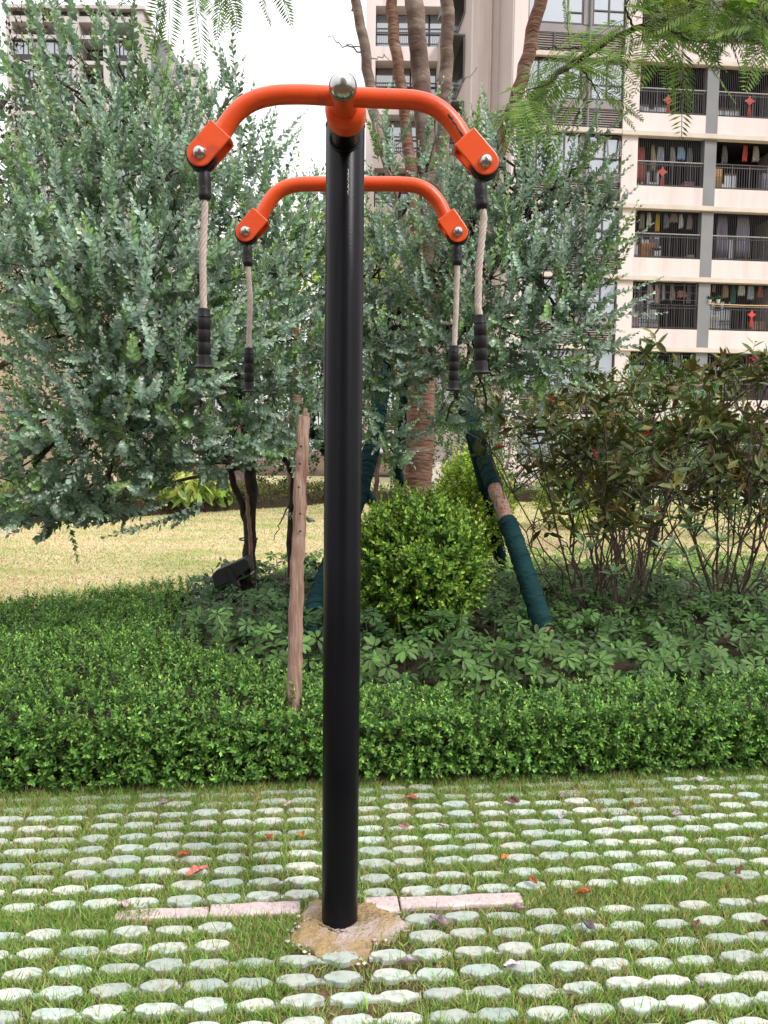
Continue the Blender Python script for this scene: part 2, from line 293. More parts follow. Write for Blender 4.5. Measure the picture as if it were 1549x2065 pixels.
def bar_set(Y, front, path, boltL, boltR, ropes):
    br = .0238
    pts = spl([P(u, v, Y) for u, v in path], 56)
    bar = MB().tube(pts, br, 24).build('swing_bar', M['orange'], TR, True)
    cx = P(path[len(path)//2][0], path[len(path)//2][1], Y)[0]; s = -1 if front else 1
    h0 = np.array([cx, Y, ZA]); pr = [(.036, -.058), (.036, .045)]
    hub = MB().lathe([(.033, -.052), (.0338, -.05), (.0338, .052), (.032, .054)], h0, (0, s, 0), 40)
    hub.lathe([(.05, -.118), (.054, -.114), (.054, -.07), (.052, -.062), (.045, -.056), (.036, -.052)], h0, (0, s, 0), 48)
    hub.build('hub', M['orange'], TR, True)
    prof = [(.032, .0545)]+[(.0325*math.cos(a), .058+.030*math.sin(a)) for a in np.linspace(0, 1.5, 12)]
    ec = MB().lathe([(.031, .0542)]+prof[1:], h0, (0, s, 0), 40).build('end_cap', M['steel'], TR, True)
    MB().lathe([(.0335, .0538), (.0352, .0555), (.0352, .0595), (.0338, .0612), (.0326, .0612)], h0, (0, s, 0), 40).build('rim', M['rim'], ec, True)
    for (bu, bv), end, pre, rp in ((boltL, pts[0], pts[6], ropes[0]), (boltR, pts[-1], pts[-7], ropes[1])):
        b = P(bu, bv, Y); d = b-end; d[1] = 0; d /= np.linalg.norm(d); w = np.array([-d[2], 0, d[0]]); hw = .0335; Lq = np.linalg.norm((b-end)*(1, 0, 1))+.008
        def fr(V, b=b, d=d, w=w): return b+V[:, [0]]*d+V[:, [1]]*w+V[:, [2]]*np.array([0, 1, 0])
        outl = [(-Lq, -hw), (-Lq+.004, -hw)]+[(hw*math.cos(a)*1.0, hw*math.sin(a)) for a in np.linspace(-math.pi/2, math.pi/2, 15)]+[(-Lq, hw)]
        mb = MB().prism(outl, -.0285, -.0215, fr).prism(outl, .0215, .0285, fr)
        mb.prism([(-Lq-.0015, -hw+.002), (-Lq+.0085, -hw+.002), (-Lq+.0085, hw-.002), (-Lq-.0015, hw-.002)], -.0212, .0212, fr)
        cl = mb.build('clevis', M['orange'], bar, bevel=.0035)
        MB().lathe([(.0262, -.012), (.0275, -.006), (.0262, .0005)], b-d*Lq, -d, 24).build('weld_collar', M['orange'], bar, True)
        for q in (-1, 1):
            bc = MB().lathe([(.0165, .0286), (.0172, .031)]+[(.0162*math.cos(a), .0315+.0135*math.sin(a)) for a in np.linspace(.05, 1.5, 9)], b, (0, q, 0), 28)
            bc.build('bolt_cap', M['steel'], bar, True)
        wh = b+d*.002; MB().lathe([(.030, -.014), (.0365, -.0125), (.0365, -.004), (.033, 0), (.0365, .004), (.0365, .0125), (.030, .014)], wh, (0, 1, 0), 36).build('pulley', M['rubber'], bar, True)
        # rope with swivel and grip
        (s0, s1, r1, g0, g1) = rp; A = P(*s0, Y); B = P(*s1, Y); Cc = [P(*q, Y) for q in r1]; H0 = P(*g0, Y); H1 = P(*g1, Y)
        k = (1 if front else .99)
        ro = MB(); path2 = spl([B+(A-B)*.2]+Cc+[H0+(H1-H0)*.06], 90); tt = np.gradient(path2, axis=0); tt /= np.linalg.norm(tt, axis=1)[:, None]
        e = unit(np.cross(tt, np.array([0, 1., 0]))); f2 = np.cross(tt, e); ll = np.r_[0, np.cumsum(np.linalg.norm(np.diff(path2, axis=0), axis=1))]
        for j in range(5):
            ph = ll/.085*2*math.pi+j*math.pi*.4; ro.tube(path2+.0052*k*(np.cos(ph)[:, None]*e+np.sin(ph)[:, None]*f2), .0044*k, 8)
        ro.tube(path2, .004, 6)
        rope = ro.build('rope', M['rope'], TR, True)
        u2 = unit(B-A); sl = np.linalg.norm(B-A); sw = MB()
        sw.lathe([(.011, -.012), (.0145, -.004), (.0165, .004), (.0172, sl*.35), (.0155, sl*.55), (.0172, sl*.75), (.0175, sl-.012), (.014, sl-.003), (.009, sl)], A, u2, 24)
        sw.build('swivel', M['rubber'], rope, True)
        MB().lathe([(.0042, 0), (.0042, .0012), (.002, .0016)], A+u2*sl*.55+np.array([0, -.0152, 0]), (0, -1, 0), 14).build('pin', M['chip'], rope, True)
        hd = unit(H1-H0); hl = np.linalg.norm(H1-H0); g = [(.011, 0), (.0155, .002), (.016, hl*.13)]
        for q in (.16, .36, .57, .78): g += [(.0166, hl*q-.0026), (.0148, hl*q-.0012), (.0148, hl*q+.0012), (.0172, hl*q+.0026), (.0176, hl*q+.008)]
        g += [(.0172, hl*.9), (.018, hl*.94), (.0245, hl*.965), (.0258, hl*.985), (.0235, hl), (.01, hl+.0008)]
        MB().lathe(g, H0, hd, 32).build('hand_grip', M['rubber'], rope, True, ang=50)
    return bar, pts
fb, fpts = bar_set(YF, True, [(446, 272), (462, 243), (484, 218), (515, 200), (555, 191), (610, 190), (694, 195), (775, 199), (835, 201), (868, 209), (895, 226), (918, 252), (938, 287)], (408, 316), (977, 333),
    [((412, 352), (413, 405), [(413, 425), (409, 520), (410, 600)], (411, 622), (412, 743)), ((969, 372), (973, 423), [(976, 440), (966, 540), (964, 620)], (968, 635), (971, 754))])
rb, rpts = bar_set(Y0+.297, False, [(525, 440), (538, 414), (554, 391), (575, 377), (605, 371), (650, 371), (700, 371), (750, 371), (800, 371), (838, 373), (862, 383), (884, 405), (900, 440)], (498, 471), (922, 472),
    [((499, 498), (500, 538), [(501, 552), (505, 600), (502, 680)], (502, 701), (502, 791)), ((922, 497), (922, 536), [(922, 548), (920, 620), (917, 680)], (916, 697), (914, 788))])
ch = MB(); cpts = []
for (u, v) in ((902, 238), (911, 250), (921, 265), (930, 281)):
    cpts.append(P(u, v, YF)+np.array([.001, -.0237, 0]))
cpts = spl(cpts, 12)+rng.normal(size=(12, 3))*.0008
ch.tube(cpts, np.abs(.0018+rng.normal(size=12)*.0012)+.0006, 5); ch.build('paint_chip', M['chip'], fb)
# ================================================================== ground sheets
CA, SA = math.cos(math.radians(5.5)), math.sin(math.radians(5.5))
def pf(a, b, z=0): return np.stack([X0+np.asarray(a)*CA-np.asarray(b)*SA, Y0+np.asarray(a)*SA+np.asarray(b)*CA, np.asarray(a)*0+z], -1)
def toab(x, y): dx = x-X0; dy = y-Y0; return dx*CA+dy*SA, -dx*SA+dy*CA
mt, nt, out = nodes('lawn_turf'); N = nt.nodes.new; Lk = nt.links.new
b = N('ShaderNodeBsdfPrincipled'); b.inputs['Roughness'].default_value = 1; b.inputs['Specular IOR Level'].default_value = .1; Lk(b.outputs[0], out.inputs[0])
tc = N('ShaderNodeTexCoord'); mp = N('ShaderNodeMapping'); mp.inputs['Scale'].default_value = (.7, 1.5, 1); Lk(tc.outputs['Object'], mp.inputs[0])
n1 = N('ShaderNodeTexNoise'); n1.inputs['Scale'].default_value = .8; n1.inputs['Detail'].default_value = 9; n1.inputs['Roughness'].default_value = .62; Lk(mp.outputs[0], n1.inputs[0])
r1 = N('ShaderNodeValToRGB'); e = r1.color_ramp.elements; e[0].position = .36; e[0].color = (.58, .44, .29, 1); e[1].position = .66; e[1].color = (.29, .33, .10, 1); q = e.new(.5); q.color = (.48, .44, .235, 1); Lk(n1.outputs[0], r1.inputs[0])
n2 = N('ShaderNodeTexNoise'); n2.inputs['Scale'].default_value = 45; n2.inputs['Detail'].default_value = 4; Lk(tc.outputs['Object'], n2.inputs[0])
mx = N('ShaderNodeMix'); mx.data_type = 'RGBA'; mx.blend_type = 'OVERLAY'; mx.inputs['Factor'].default_value = .55; Lk(r1.outputs[0], mx.inputs['A']); Lk(n2.outputs[0], mx.inputs['B']); Lk(mx.outputs['Result'], b.inputs['Base Color'])
bp = N('ShaderNodeBump'); bp.inputs['Strength'].default_value = .8; bp.inputs['Distance'].default_value = .03; Lk(n2.outputs[0], bp.inputs['Height']); Lk(bp.outputs[0], b.inputs['Normal'])
M['lawn'] = mt
def sheet(name, poly, z, m, kind='structure'):
    mb = MB(); mb.add(np.c_[np.asarray(poly, float), np.full(len(poly), z)], [tuple(range(len(poly)))]); return tag(mb.build(name, m), kind=kind)
sheet('ground', [(-600, -300), (600, -300), (600, 900), (-600, 900)], -.034, M['soil'])
sheet('lawn', [(-40, 3.95), (-3.4, 3.95), (-1.9, 6.0), (-1.2, 8.5), (9, 9.0), (40, 8.0), (60, 45), (-60, 45)], -.012, M['lawn'])
sheet('path', [(6.0, 25.8), (60, 27.0), (60, 29.0), (6.0, 28.0)], .02, mat('pale_path', (.6, .55, .53), (.5, .46, .44), 1, rough=.9))
gb = MB(); gx = np.linspace(-5.4, 5.6, 90); gy = np.linspace(-1.9, 1.5, 60); gg = np.stack(np.meshgrid(gx, gy), -1).reshape(-1, 2)
gp = pf(gg[:, 0], gg[:, 1], 0); gp[:, 2] = -.012+.005*noise2(gp[:, 0]*3, gp[:, 1]*3, 2); gp[:, 2] = np.minimum(gp[:, 2], -.008)
gb.add(gp, [(j*90+i, j*90+i+1, (j+1)*90+i+1, (j+1)*90+i) for j in range(59) for i in range(89)]); tag(gb.build('paving_soil', M['soil'], smooth=True), kind='structure')
# ------------------------------------------------------------------ grass pavers
pm, nt, out = nodes('mint_concrete'); N = nt.nodes.new; Lk = nt.links.new
b = N('ShaderNodeBsdfPrincipled'); b.inputs['Roughness'].default_value = .85; b.inputs['Specular IOR Level'].default_value = .25; Lk(b.outputs[0], out.inputs[0])
g = N('ShaderNodeNewGeometry'); oi = N('ShaderNodeObjectInfo')
n1 = N('ShaderNodeTexNoise'); n1.inputs['Scale'].default_value = 5; n1.inputs['Detail'].default_value = 6; Lk(g.outputs['Position'], n1.inputs[0])
r1 = N('ShaderNodeValToRGB'); e = r1.color_ramp.elements; e[0].position = .38; e[0].color = (.37, .435, .39, 1); e[1].position = .62; e[1].color = (.47, .475, .415, 1); Lk(n1.outputs[0], r1.inputs[0])
n2 = N('ShaderNodeTexNoise'); n2.inputs['Scale'].default_value = 38; n2.inputs['Detail'].default_value = 8; Lk(g.outputs['Position'], n2.inputs[0])
r2 = N('ShaderNodeValToRGB'); r2.color_ramp.elements[0].position = .28; r2.color_ramp.elements[0].color = (.45, .42, .38, 1); r2.color_ramp.elements[1].position = .5; r2.color_ramp.elements[1].color = (1, 1, 1, 1); Lk(n2.outputs[0], r2.inputs[0])
mx = N('ShaderNodeMix'); mx.data_type = 'RGBA'; mx.blend_type = 'MULTIPLY'; mx.inputs['Factor'].default_value = .55; Lk(r1.outputs[0], mx.inputs['A']); Lk(r2.outputs[0], mx.inputs['B'])
mr = N('ShaderNodeMapRange'); mr.inputs['To Min'].default_value = .8; mr.inputs['To Max'].default_value = 1.12; Lk(oi.outputs['Random'], mr.inputs['Value'])
m3 = N('ShaderNodeVectorMath'); m3.operation = 'SCALE'; Lk(mx.outputs['Result'], m3.inputs[0]); Lk(mr.outputs[0], m3.inputs['Scale']); Lk(m3.outputs[0], b.inputs['Base Color'])
bp = N('ShaderNodeBump'); bp.inputs['Strength'].default_value = .35; bp.inputs['Distance'].default_value = .008; Lk(n2.outputs[0], bp.inputs['Height']); Lk(bp.outputs[0], b.inputs['Normal'])
HP, RP = .130, .0885
def bar_outline(nh, cx, cy):
    top = []; bot = []
    for h in range(nh):
        c = cx+(h-(nh-1)/2)*HP
        top += [(c-.056, cy+.010), (c-.034, cy+.0225), (c+.034, cy+.0225), (c+.056, cy+.010)]
        bot += [(c-.056, cy-.012), (c-.026, cy-.017), (c-.021, cy-.030), (c+.021, cy-.030), (c+.026, cy-.017), (c+.056, cy-.012)]
    top[0] = (top[0][0]-.004, cy+.002); bot[0] = (bot[0][0]-.004, cy-.006); top[-1] = (top[-1][0]+.004, cy+.002); bot[-1] = (bot[-1][0]+.004, cy-.006)
    return bot+top[::-1]
def hump(cx, cy):
    o = np.array([(-.047, .016), (-.030, .0225), (0, .0245), (.030, .0225), (.047, .016), (.058, .005), (.057, -.008), (.046, -.013), (.029, -.015), (.022, -.0255), (.0, -.029), (-.022, -.0255), (-.029, -.015), (-.046, -.013), (-.057, -.008), (-.058, .005)])[::-1]
    o = o*np.array([rng.uniform(.9, 1.04), rng.uniform(.88, 1.1)])+rng.normal(size=o.shape)*.0019; return o+np.array([cx, cy])
def paver_mesh(nh):
    mb = MB(); jn = rng.uniform() < .5
    for r in (0, 1):
        for h in range(nh):
            o = hump((h-(nh-1)/2)*HP, (r-.5)*RP); mb.prism(o, -.05, rng.normal()*.0015)
        mb.box(-HP*nh/2+.006, HP*nh/2-.006, (r-.5)*RP-.010, (r-.5)*RP+.010, -.05, -.0025 if jn else -.009)
    mb.box(-.016-HP/2*(nh-1), .016-HP/2*(nh-1), -.03, .03, -.05, -.024)
    if nh > 1: mb.box(-.016+HP/2, .016+HP/2, -.03, .03, -.05, -.024)
    o = mb.build('grass_paver', pm, bevel=.006); return o
protos = [paver_mesh(2) for _ in range(4)]; blocks = []
pav_rows = []
for b0 in list(-.044-np.arange(0, 8)*2*RP*1.0)+list(.205+np.arange(0, 5)*2*RP):
    pav_rows.append(b0)
used = set()
for ri, b0 in enumerate(pav_rows):
    sh = rng.normal()*.006+(HP if ri % 2 else 0)
    for ci in range(-13, 14):
        a0 = ci*HP*2*1.008+.075+sh
        p = pf(a0, b0, 0); d = p[1]
        if abs(p[0]) > .5*d+1.05 or d < 1.55: continue
        if abs(a0+.02) < .2 and -.22 < b0 < .12 and not (a0 > .17): continue
        k = random.randrange(4); o = protos[k] if k not in used else protos[k].copy()
        if k in used: COL.objects.link(o)
        used.add(k)
        o.location = (p[0]+rng.normal()*.004, p[1]+rng.normal()*.003, .004+rng.normal()*.003); o.rotation_euler = (rng.normal()*.012, rng.normal()*.012, math.radians(5.5)+rng.normal()*.015)
        tag(o, 'pale mint concrete grass paver with two scalloped bars, grass growing through its gaps', 'paver', 'grass pavers in rows around the post')
        blocks.append((a0, b0))
blocks = np.array(blocks)
def on_paver(a, b, m0=0.0):
    m0 = np.broadcast_to(m0, a.shape); r = np.zeros(len(a), bool)
    for (a0, b0) in blocks:
        k = np.where((np.abs(a-a0) < .135) & (np.abs(b-b0) < .085))[0]
        if not len(k): continue
        for rr in (-.5, .5):
            for h in (-.5, .5):
                x = a[k]-a0-h*HP; y = b[k]-b0-rr*RP; m = m0[k]
                r[k] |= ((np.abs(x) < .059-m) & (y < .0245-m-np.clip(np.abs(x)-.034, 0, 1)*.55) & (y > -.017+m)) | ((np.abs(x) < .018-m) & (y > -.026+m) & (y < 0))
    return r
# kerb strip of pink granite
def kerb(a0, a1, b0, b1, label, z=.0):
    mb = MB(); n = max(2, int((a1-a0)/.04)); t = np.linspace(a0, a1, n); up = [(x, b1+rng.normal()*.0025) for x in t[::-1]]; lo = [(x, b0+rng.normal()*.0025) for x in t]
    poly = lo+up; c = pf((a0+a1)/2, (b0+b1)/2, 0)
    V = [pf(a, b, 0) for a, b in poly]
    mb.prism(np.array(V)[:, :2], -.05, z); return tag(mb.build('kerb_stone', M['granite'], bevel=.005, origin=c), label, 'kerb stone', 'pink granite kerb strip')
ka = lambda u, v: toab(*G(u, v)[:2])
kerb(-.72, -.425, .062, .118, 'pink granite strip half lost in grass at the far left end of the kerb line')
kerb(-.42, -.125, .058, .128, 'pink granite kerb stone just left of the black post')
kerb(.085, .20, .045, .13, 'short square pink granite block touching the concrete foot right of the post')
kerb(.206, .62, .06, .122, 'long pink granite kerb stone running right from the short block')
# concrete foot
nf = 110; fr_ = []
th = np.arange(nf)*2*math.pi/nf
outer = .18+.022*np.sin(3*th+.6)+.018*np.sin(5*th+2)+.012*np.sin(9*th)+rng.normal(size=nf)*.005
outer *= np.where(np.sin(th) > 0, .52+.3*np.abs(np.cos(th)), .92+.1*np.abs(np.cos(th)))
V = []; F = []; rs = [0, .3]+list(np.linspace(.34, 1.0, 17))+[1.03]; hz = [.012, .012]+[.014*(1-t**2.2)+.001 for t in np.linspace(0, 1, 17)]+[-.04]
for r, h in zip(rs, hz):
    for k in range(nf):
        x = (.02 if r > .4 else .0)+outer[k]*r*math.cos(th[k]); y = outer[k]*r*math.sin(th[k]); V.append((X0+x, Y0+y, h+((rng.normal()*.0016+.003*noise2(np.array([x*40]), np.array([y*40]), 1)[0]+.0025*noise2(np.array([x*110+5]), np.array([y*110]), 1)[0]) if .33 < r < 1.01 else 0)))
for i in range(len(rs)-1):
    for k in range(nf): F.append((i*nf+k, i*nf+(k+1) % nf, (i+1)*nf+(k+1) % nf, (i+1)*nf+k))
V = [(x, y, z-.002) for x, y, z in V]
cf = MB().add(V, F).build('concrete_foot', M['concrete'], smooth=True, origin=(X0, Y0, 0), ang=180); tag(cf, 'rough ochre stained concrete mound around the foot of the black post', 'concrete footing')
def on_foot(x, y, m=1.0):
    dx = x-X0-.02; dy = y-Y0; a = np.arctan2(dy, dx) % (2*math.pi); return np.hypot(dx, dy) < np.interp(a, np.r_[th, 2*math.pi], np.r_[outer, outer[0]])*m
sb = MB()
for k in range(40):
    a = rng.uniform(math.pi*.95, 2*math.pi*1.05); r = np.interp(a % (2*math.pi), th, outer)*rng.uniform(.93, 1.2); x, y = X0+.02+r*math.cos(a), Y0+r*math.sin(a); q = rng.uniform(.004, .011)
    v = rdir(1)[0]; dirs = np.array([(1, 0, 0), (-1, 0, 0), (0, 1, 0), (0, -1, 0), (0, 0, .7), (0, 0, -.7)])*q*rng.uniform(.6, 1.2, (6, 1))
    sb.add(dirs+np.array([x, y, .0+q*.3]), [(0, 2, 4), (2, 1, 4), (1, 3, 4), (3, 0, 4), (2, 0, 5), (1, 2, 5), (3, 1, 5), (0, 3, 5)], vary((.5, .42, .38), 1)[0])
tag(sb.build('gravel', colmat('pale_grit', .9, .2)), kind='stuff')
# ------------------------------------------------------------------ hedge outline (front edge follows the paving)
hedge_poly = [pf(-3.6, .93)[:2], pf(-2.2, .96)[:2], (-1.63, 3.25), (-.9, 3.33), (-.17, 3.40), (.4, 3.43), (1.0, 3.50), (1.83, 3.60), (3.0, 3.72), (3.8, 3.8), (3.8, 4.6), (2.08, 4.12), (1.3, 3.98), (.56, 3.80), (0, 3.92), (-.59, 4.16), (-1.05, 4.6), (-1.43, 5.05), (-1.55, 6.0), (-1.75, 7.4), (-2.2, 7.2), (-3.2, 6.15), (-4.8, 5.0), (-6.0, 4.4), (-6.0, 2.9)]
# ------------------------------------------------------------------ grass among the pavers
ng = 700000
a = rng.uniform(-3.1, 3.3, ng); b_ = rng.uniform(-.95, 1.35, ng); p = pf(a, b_, 0); x, y = p[:, 0], p[:, 1]
dens = .8+.5*noise2(x*2.2+3, y*2.2, 1.5); dens[b_ > .82] += .25
bare = np.hypot(a-.05, (b_+.24)*1.1) < .23+.07*noise2(x*9, y*9, 1)
dens[bare] *= .22
bare2 = np.hypot((a-.3)*.6, (b_-.03)*2) < .15; dens[bare2] *= .4
front = edist(x, y, hedge_poly); inh = inpoly(x, y, hedge_poly) & (front > .1)
kerbm = ((a > -.62+.05*np.sin(b_*90)) & (a < -.125) & (b_ > .055) & (b_ < .13)) | ((a > .085) & (a < .62) & (b_ > .045) & (b_ < .13)); kd = kerbm & (rng.uniform(size=ng) > .03)
k = (np.abs(x) < .5*y+1.15) & (y > 1.62) & ~inh & ~on_foot(x, y, .97) & ~kd & ~((rng.uniform(size=ng) < np.where(b_ > .83, .55, 1)) & on_paver(a, b_, .007*rng.uniform(-.9, 1.1, ng)+.010*np.clip(noise2(x*14, y*14, 1.5)-.1, 0, 1.2))) & (rng.uniform(size=ng) < dens)
x, y = x[k], y[k]; n = len(x); hgt = .019+.0125*rng.gamma(1.6, .5, n)+.012*np.clip(noise2(x*3+9, y*3, 2), 0, 1)+.008*np.exp(-np.abs(front[k])/.12)
tuft = np.clip(noise2(x*6, y*6+4, 1.4)-.45, 0, 1); hgt *= 1+1.1*tuft
lean = rng.normal(size=(n, 2))*.62; d = np.c_[lean, np.ones(n)]
dry = np.clip(.13+.4*noise2(x*1.7+8, y*1.7, 1.6)+.12*(front[k] < .35)*(noise2(x*3, y*2, 1) > .05), .06, .85)
isd = rng.uniform(size=n) < dry; col = vary((.25, .37, .095), n, .1, .25); col[isd] = vary((.46, .38, .2), isd.sum(), .1, .25)
gm = MB(); leaves(gm, np.c_[x, y, np.full(n, -.012)], d, np.c_[rng.normal(size=(n, 2)), np.zeros(n)], hgt, .0028+.0012*rng.uniform(size=n), col, BLADE)
tag(gm.build('grass', M['grass']), kind='stuff')
# lawn grass beyond the beds
nl = 190000; v = rng.uniform(0, 1, nl); yy = 6+18*v**1.6; xx = rng.uniform(-.75, .7, nl)*yy
bed_poly = [(-1.43, 5.05), (-1.05, 4.6), (-.59, 4.16), (0, 3.92), (.56, 3.80), (1.3, 3.98), (2.08, 4.12), (3.8, 4.6), (6, 5.0), (7.5, 9.6), (4.5, 9.8), (1.5, 9.4), (-.3, 8.9), (-1.25, 8.6), (-1.95, 7.7), (-1.6, 6.0)]
k = ~inpoly(xx, yy, hedge_poly) & ~inpoly(xx, yy, bed_poly); xx, yy = xx[k], yy[k]; n = len(xx)
gr = noise2(xx*.5+1, yy*.9, 1.3); isg = rng.uniform(size=n) < np.clip(.40+1.0*gr, .04, .92); col = vary((.56, .43, .275), n, .08, .2); col[isg] = vary((.31, .37, .12), isg.sum(), .08, .2)
lm = MB(); leaves(lm, np.c_[xx, yy, np.full(n, -.012)], np.c_[rng.normal(size=(n, 2))*.9, np.ones(n)], np.c_[rng.normal(size=(n, 2)), np.zeros(n)], (.022+.012*rng.uniform(size=n))*(1+yy*.03), .004+yy*.0006, col, LEAFS)
tag(lm.build('lawn_grass', M['grass']), kind='stuff')
# ------------------------------------------------------------------ low clipped hedge
def hh(x, y, d): return (.335-.022*np.clip(y-4, 0, 4)+.035*noise2(x*1.2, y*1.2, 1.5)+.05*noise2(x*4, y*4, 1.4))*(1-np.exp(-np.clip(d, 0, 9)/.055))**.7
HE = empty('low_hedge', (-.2, 3.6, 0), 'low dense dark green hedge with tiny mauve flowers running along the back of the paving', 'hedge')
gx = np.arange(-6.1, 3.9, .06); gy = np.arange(2.8, 7.9, .06); X, Y = np.meshgrid(gx, gy); xf, yf = X.ravel(), Y.ravel(); ins = inpoly(xf, yf, hedge_poly); d = edist(xf, yf, hedge_poly)
z = np.where(ins & (d > .05), hh(xf, yf, d-.05)-.07, -.04); nx = len(gx)
cm = MB(); quads = []
ok = (z > -.03).reshape(X.shape)
for j in range(len(gy)-1):
    for i in range(nx-1):
        if ok[j:j+2, i:i+2].any(): quads.append((j*nx+i, j*nx+i+1, (j+1)*nx+i+1, (j+1)*nx+i))
cm.add(np.c_[xf, yf, z], quads); cm.build('twig_core', M['twig'], HE, True)
fm = MB()
def hedge_sprigs(n, side):
    if side:
        p = np.asarray(hedge_poly); q = np.roll(p, -1, 0); ln = np.linalg.norm(q-p, axis=1); keep = np.arange(len(p)) < 10
        pr = ln*keep; i = rng.choice(len(p), n, p=pr/pr.sum()); t = rng.uniform(size=(n, 1)); xy = p[i]*(1-t)+q[i]*t; e = (q-p)[i]; nr = unit(np.c_[e[:, 1], -e[:, 0]])
        xy = xy-nr*rng.uniform(-.0, .09, (n, 1)); zz = rng.uniform(.015, .30, n)
        dirs = np.c_[nr*rng.uniform(.2, 1, (n, 1)), rng.uniform(.05, 1, n)]+rng.normal(size=(n, 3))*.35
        return np.c_[xy, zz], dirs
    xy = sample_poly(hedge_poly, n); xy = xy[np.abs(xy[:, 0]) < .72*xy[:, 1]+.4]; keep = rng.uniform(size=len(xy)) < np.clip((4.2/xy[:, 1])**1.1, .35, 1); xy = xy[keep]
    d = edist(xy[:, 0], xy[:, 1], hedge_poly); zz = hh(xy[:, 0], xy[:, 1], d)-.055+rng.normal(size=len(xy))*.028
    return np.c_[xy, np.maximum(zz, .01)], np.c_[rng.normal(size=(len(xy), 2))*.5, np.ones(len(xy))]
for side, n in ((True, 6000), (False, 15000)):
    B, D = hedge_sprigs(n, side); k = np.abs(B[:, 0]) < .72*B[:, 1]+.4; B, D = B[k], D[k]
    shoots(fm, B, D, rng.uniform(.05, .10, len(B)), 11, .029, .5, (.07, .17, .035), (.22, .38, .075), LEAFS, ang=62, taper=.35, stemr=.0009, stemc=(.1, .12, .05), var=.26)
fm.build('foliage', M['leaf_gloss'], HE)
flm = MB(); B, D = hedge_sprigs(700, False); B2, D2 = hedge_sprigs(150, True); B = np.concatenate([B[:300], B2]); B[:, 2] += .06; n = len(B)
B = B[rng.permutation(n)[:190]]; B = np.repeat(B, 5, 0); n = len(B)
leaves(flm, B, np.c_[rng.normal(size=(n, 2)), np.abs(rng.normal(size=n))], np.c_[rng.normal(size=(n, 2))*.4, np.ones(n)], .008, .006, vary((.36, .17, .36), n), LEAFS)
flm.build('flowers', M['flower'], HE)
# ------------------------------------------------------------------ fallen leaves
def dead_leaf(u, v, c, L, label, z=.02, curl=.5):
    p = G(u, v, z); n, m = 11, 7; V = []; rz = rng.uniform(0, 6.28); cu = curl*rng.uniform(1.6, 3.2); wf = rng.uniform(.75, 1)
    for i in range(n):
        t = i/(n-1); w = .36*wf*math.sin(math.pi*min(1, t*.95+.02))**.9*(1+.12*math.sin(17*t))
        for j in range(m):
            s = (j/(m-1)-.5)*2; V.append((L*(t-.5), L*w*s*.8, L*(.16*cu*s*s*w*3+.22*cu*(t-.5)**2+.04*math.sin(9*t+3*s)+.02*math.sin(5*s))))
    V = np.array(V); Rm = np.array(Matrix.Rotation(rz, 3, 'Z') @ Matrix.Rotation(rng.normal()*.55, 3, 'X')); V = V@Rm.T; V[:, 2] -= V[:, 2].min()
    V += p+np.array([0, 0, -.004]); F = [(i*m+j, i*m+j+1, (i+1)*m+j+1, (i+1)*m+j) for i in range(n-1) for j in range(m-1)]
    o = MB().add(V, F, np.clip(np.asarray(c)*(1+rng.normal(size=(len(V), 1))*.3)*(1+rng.normal(size=(len(V), 3))*.1), .005, 1)).build('fallen_leaf', M['pebble'], smooth=True, origin=p, ang=180)
    s = o.modifiers.new('s', 'SOLIDIFY'); s.thickness = .0008
    tag(o, label, 'fallen leaf', 'dead leaves scattered on the pavers')
RD, OR, PU, BR = (.27, .06, .03), (.42, .15, .03), (.23, .165, .185), (.12, .06, .04)
PK = (.42, .3, .31)
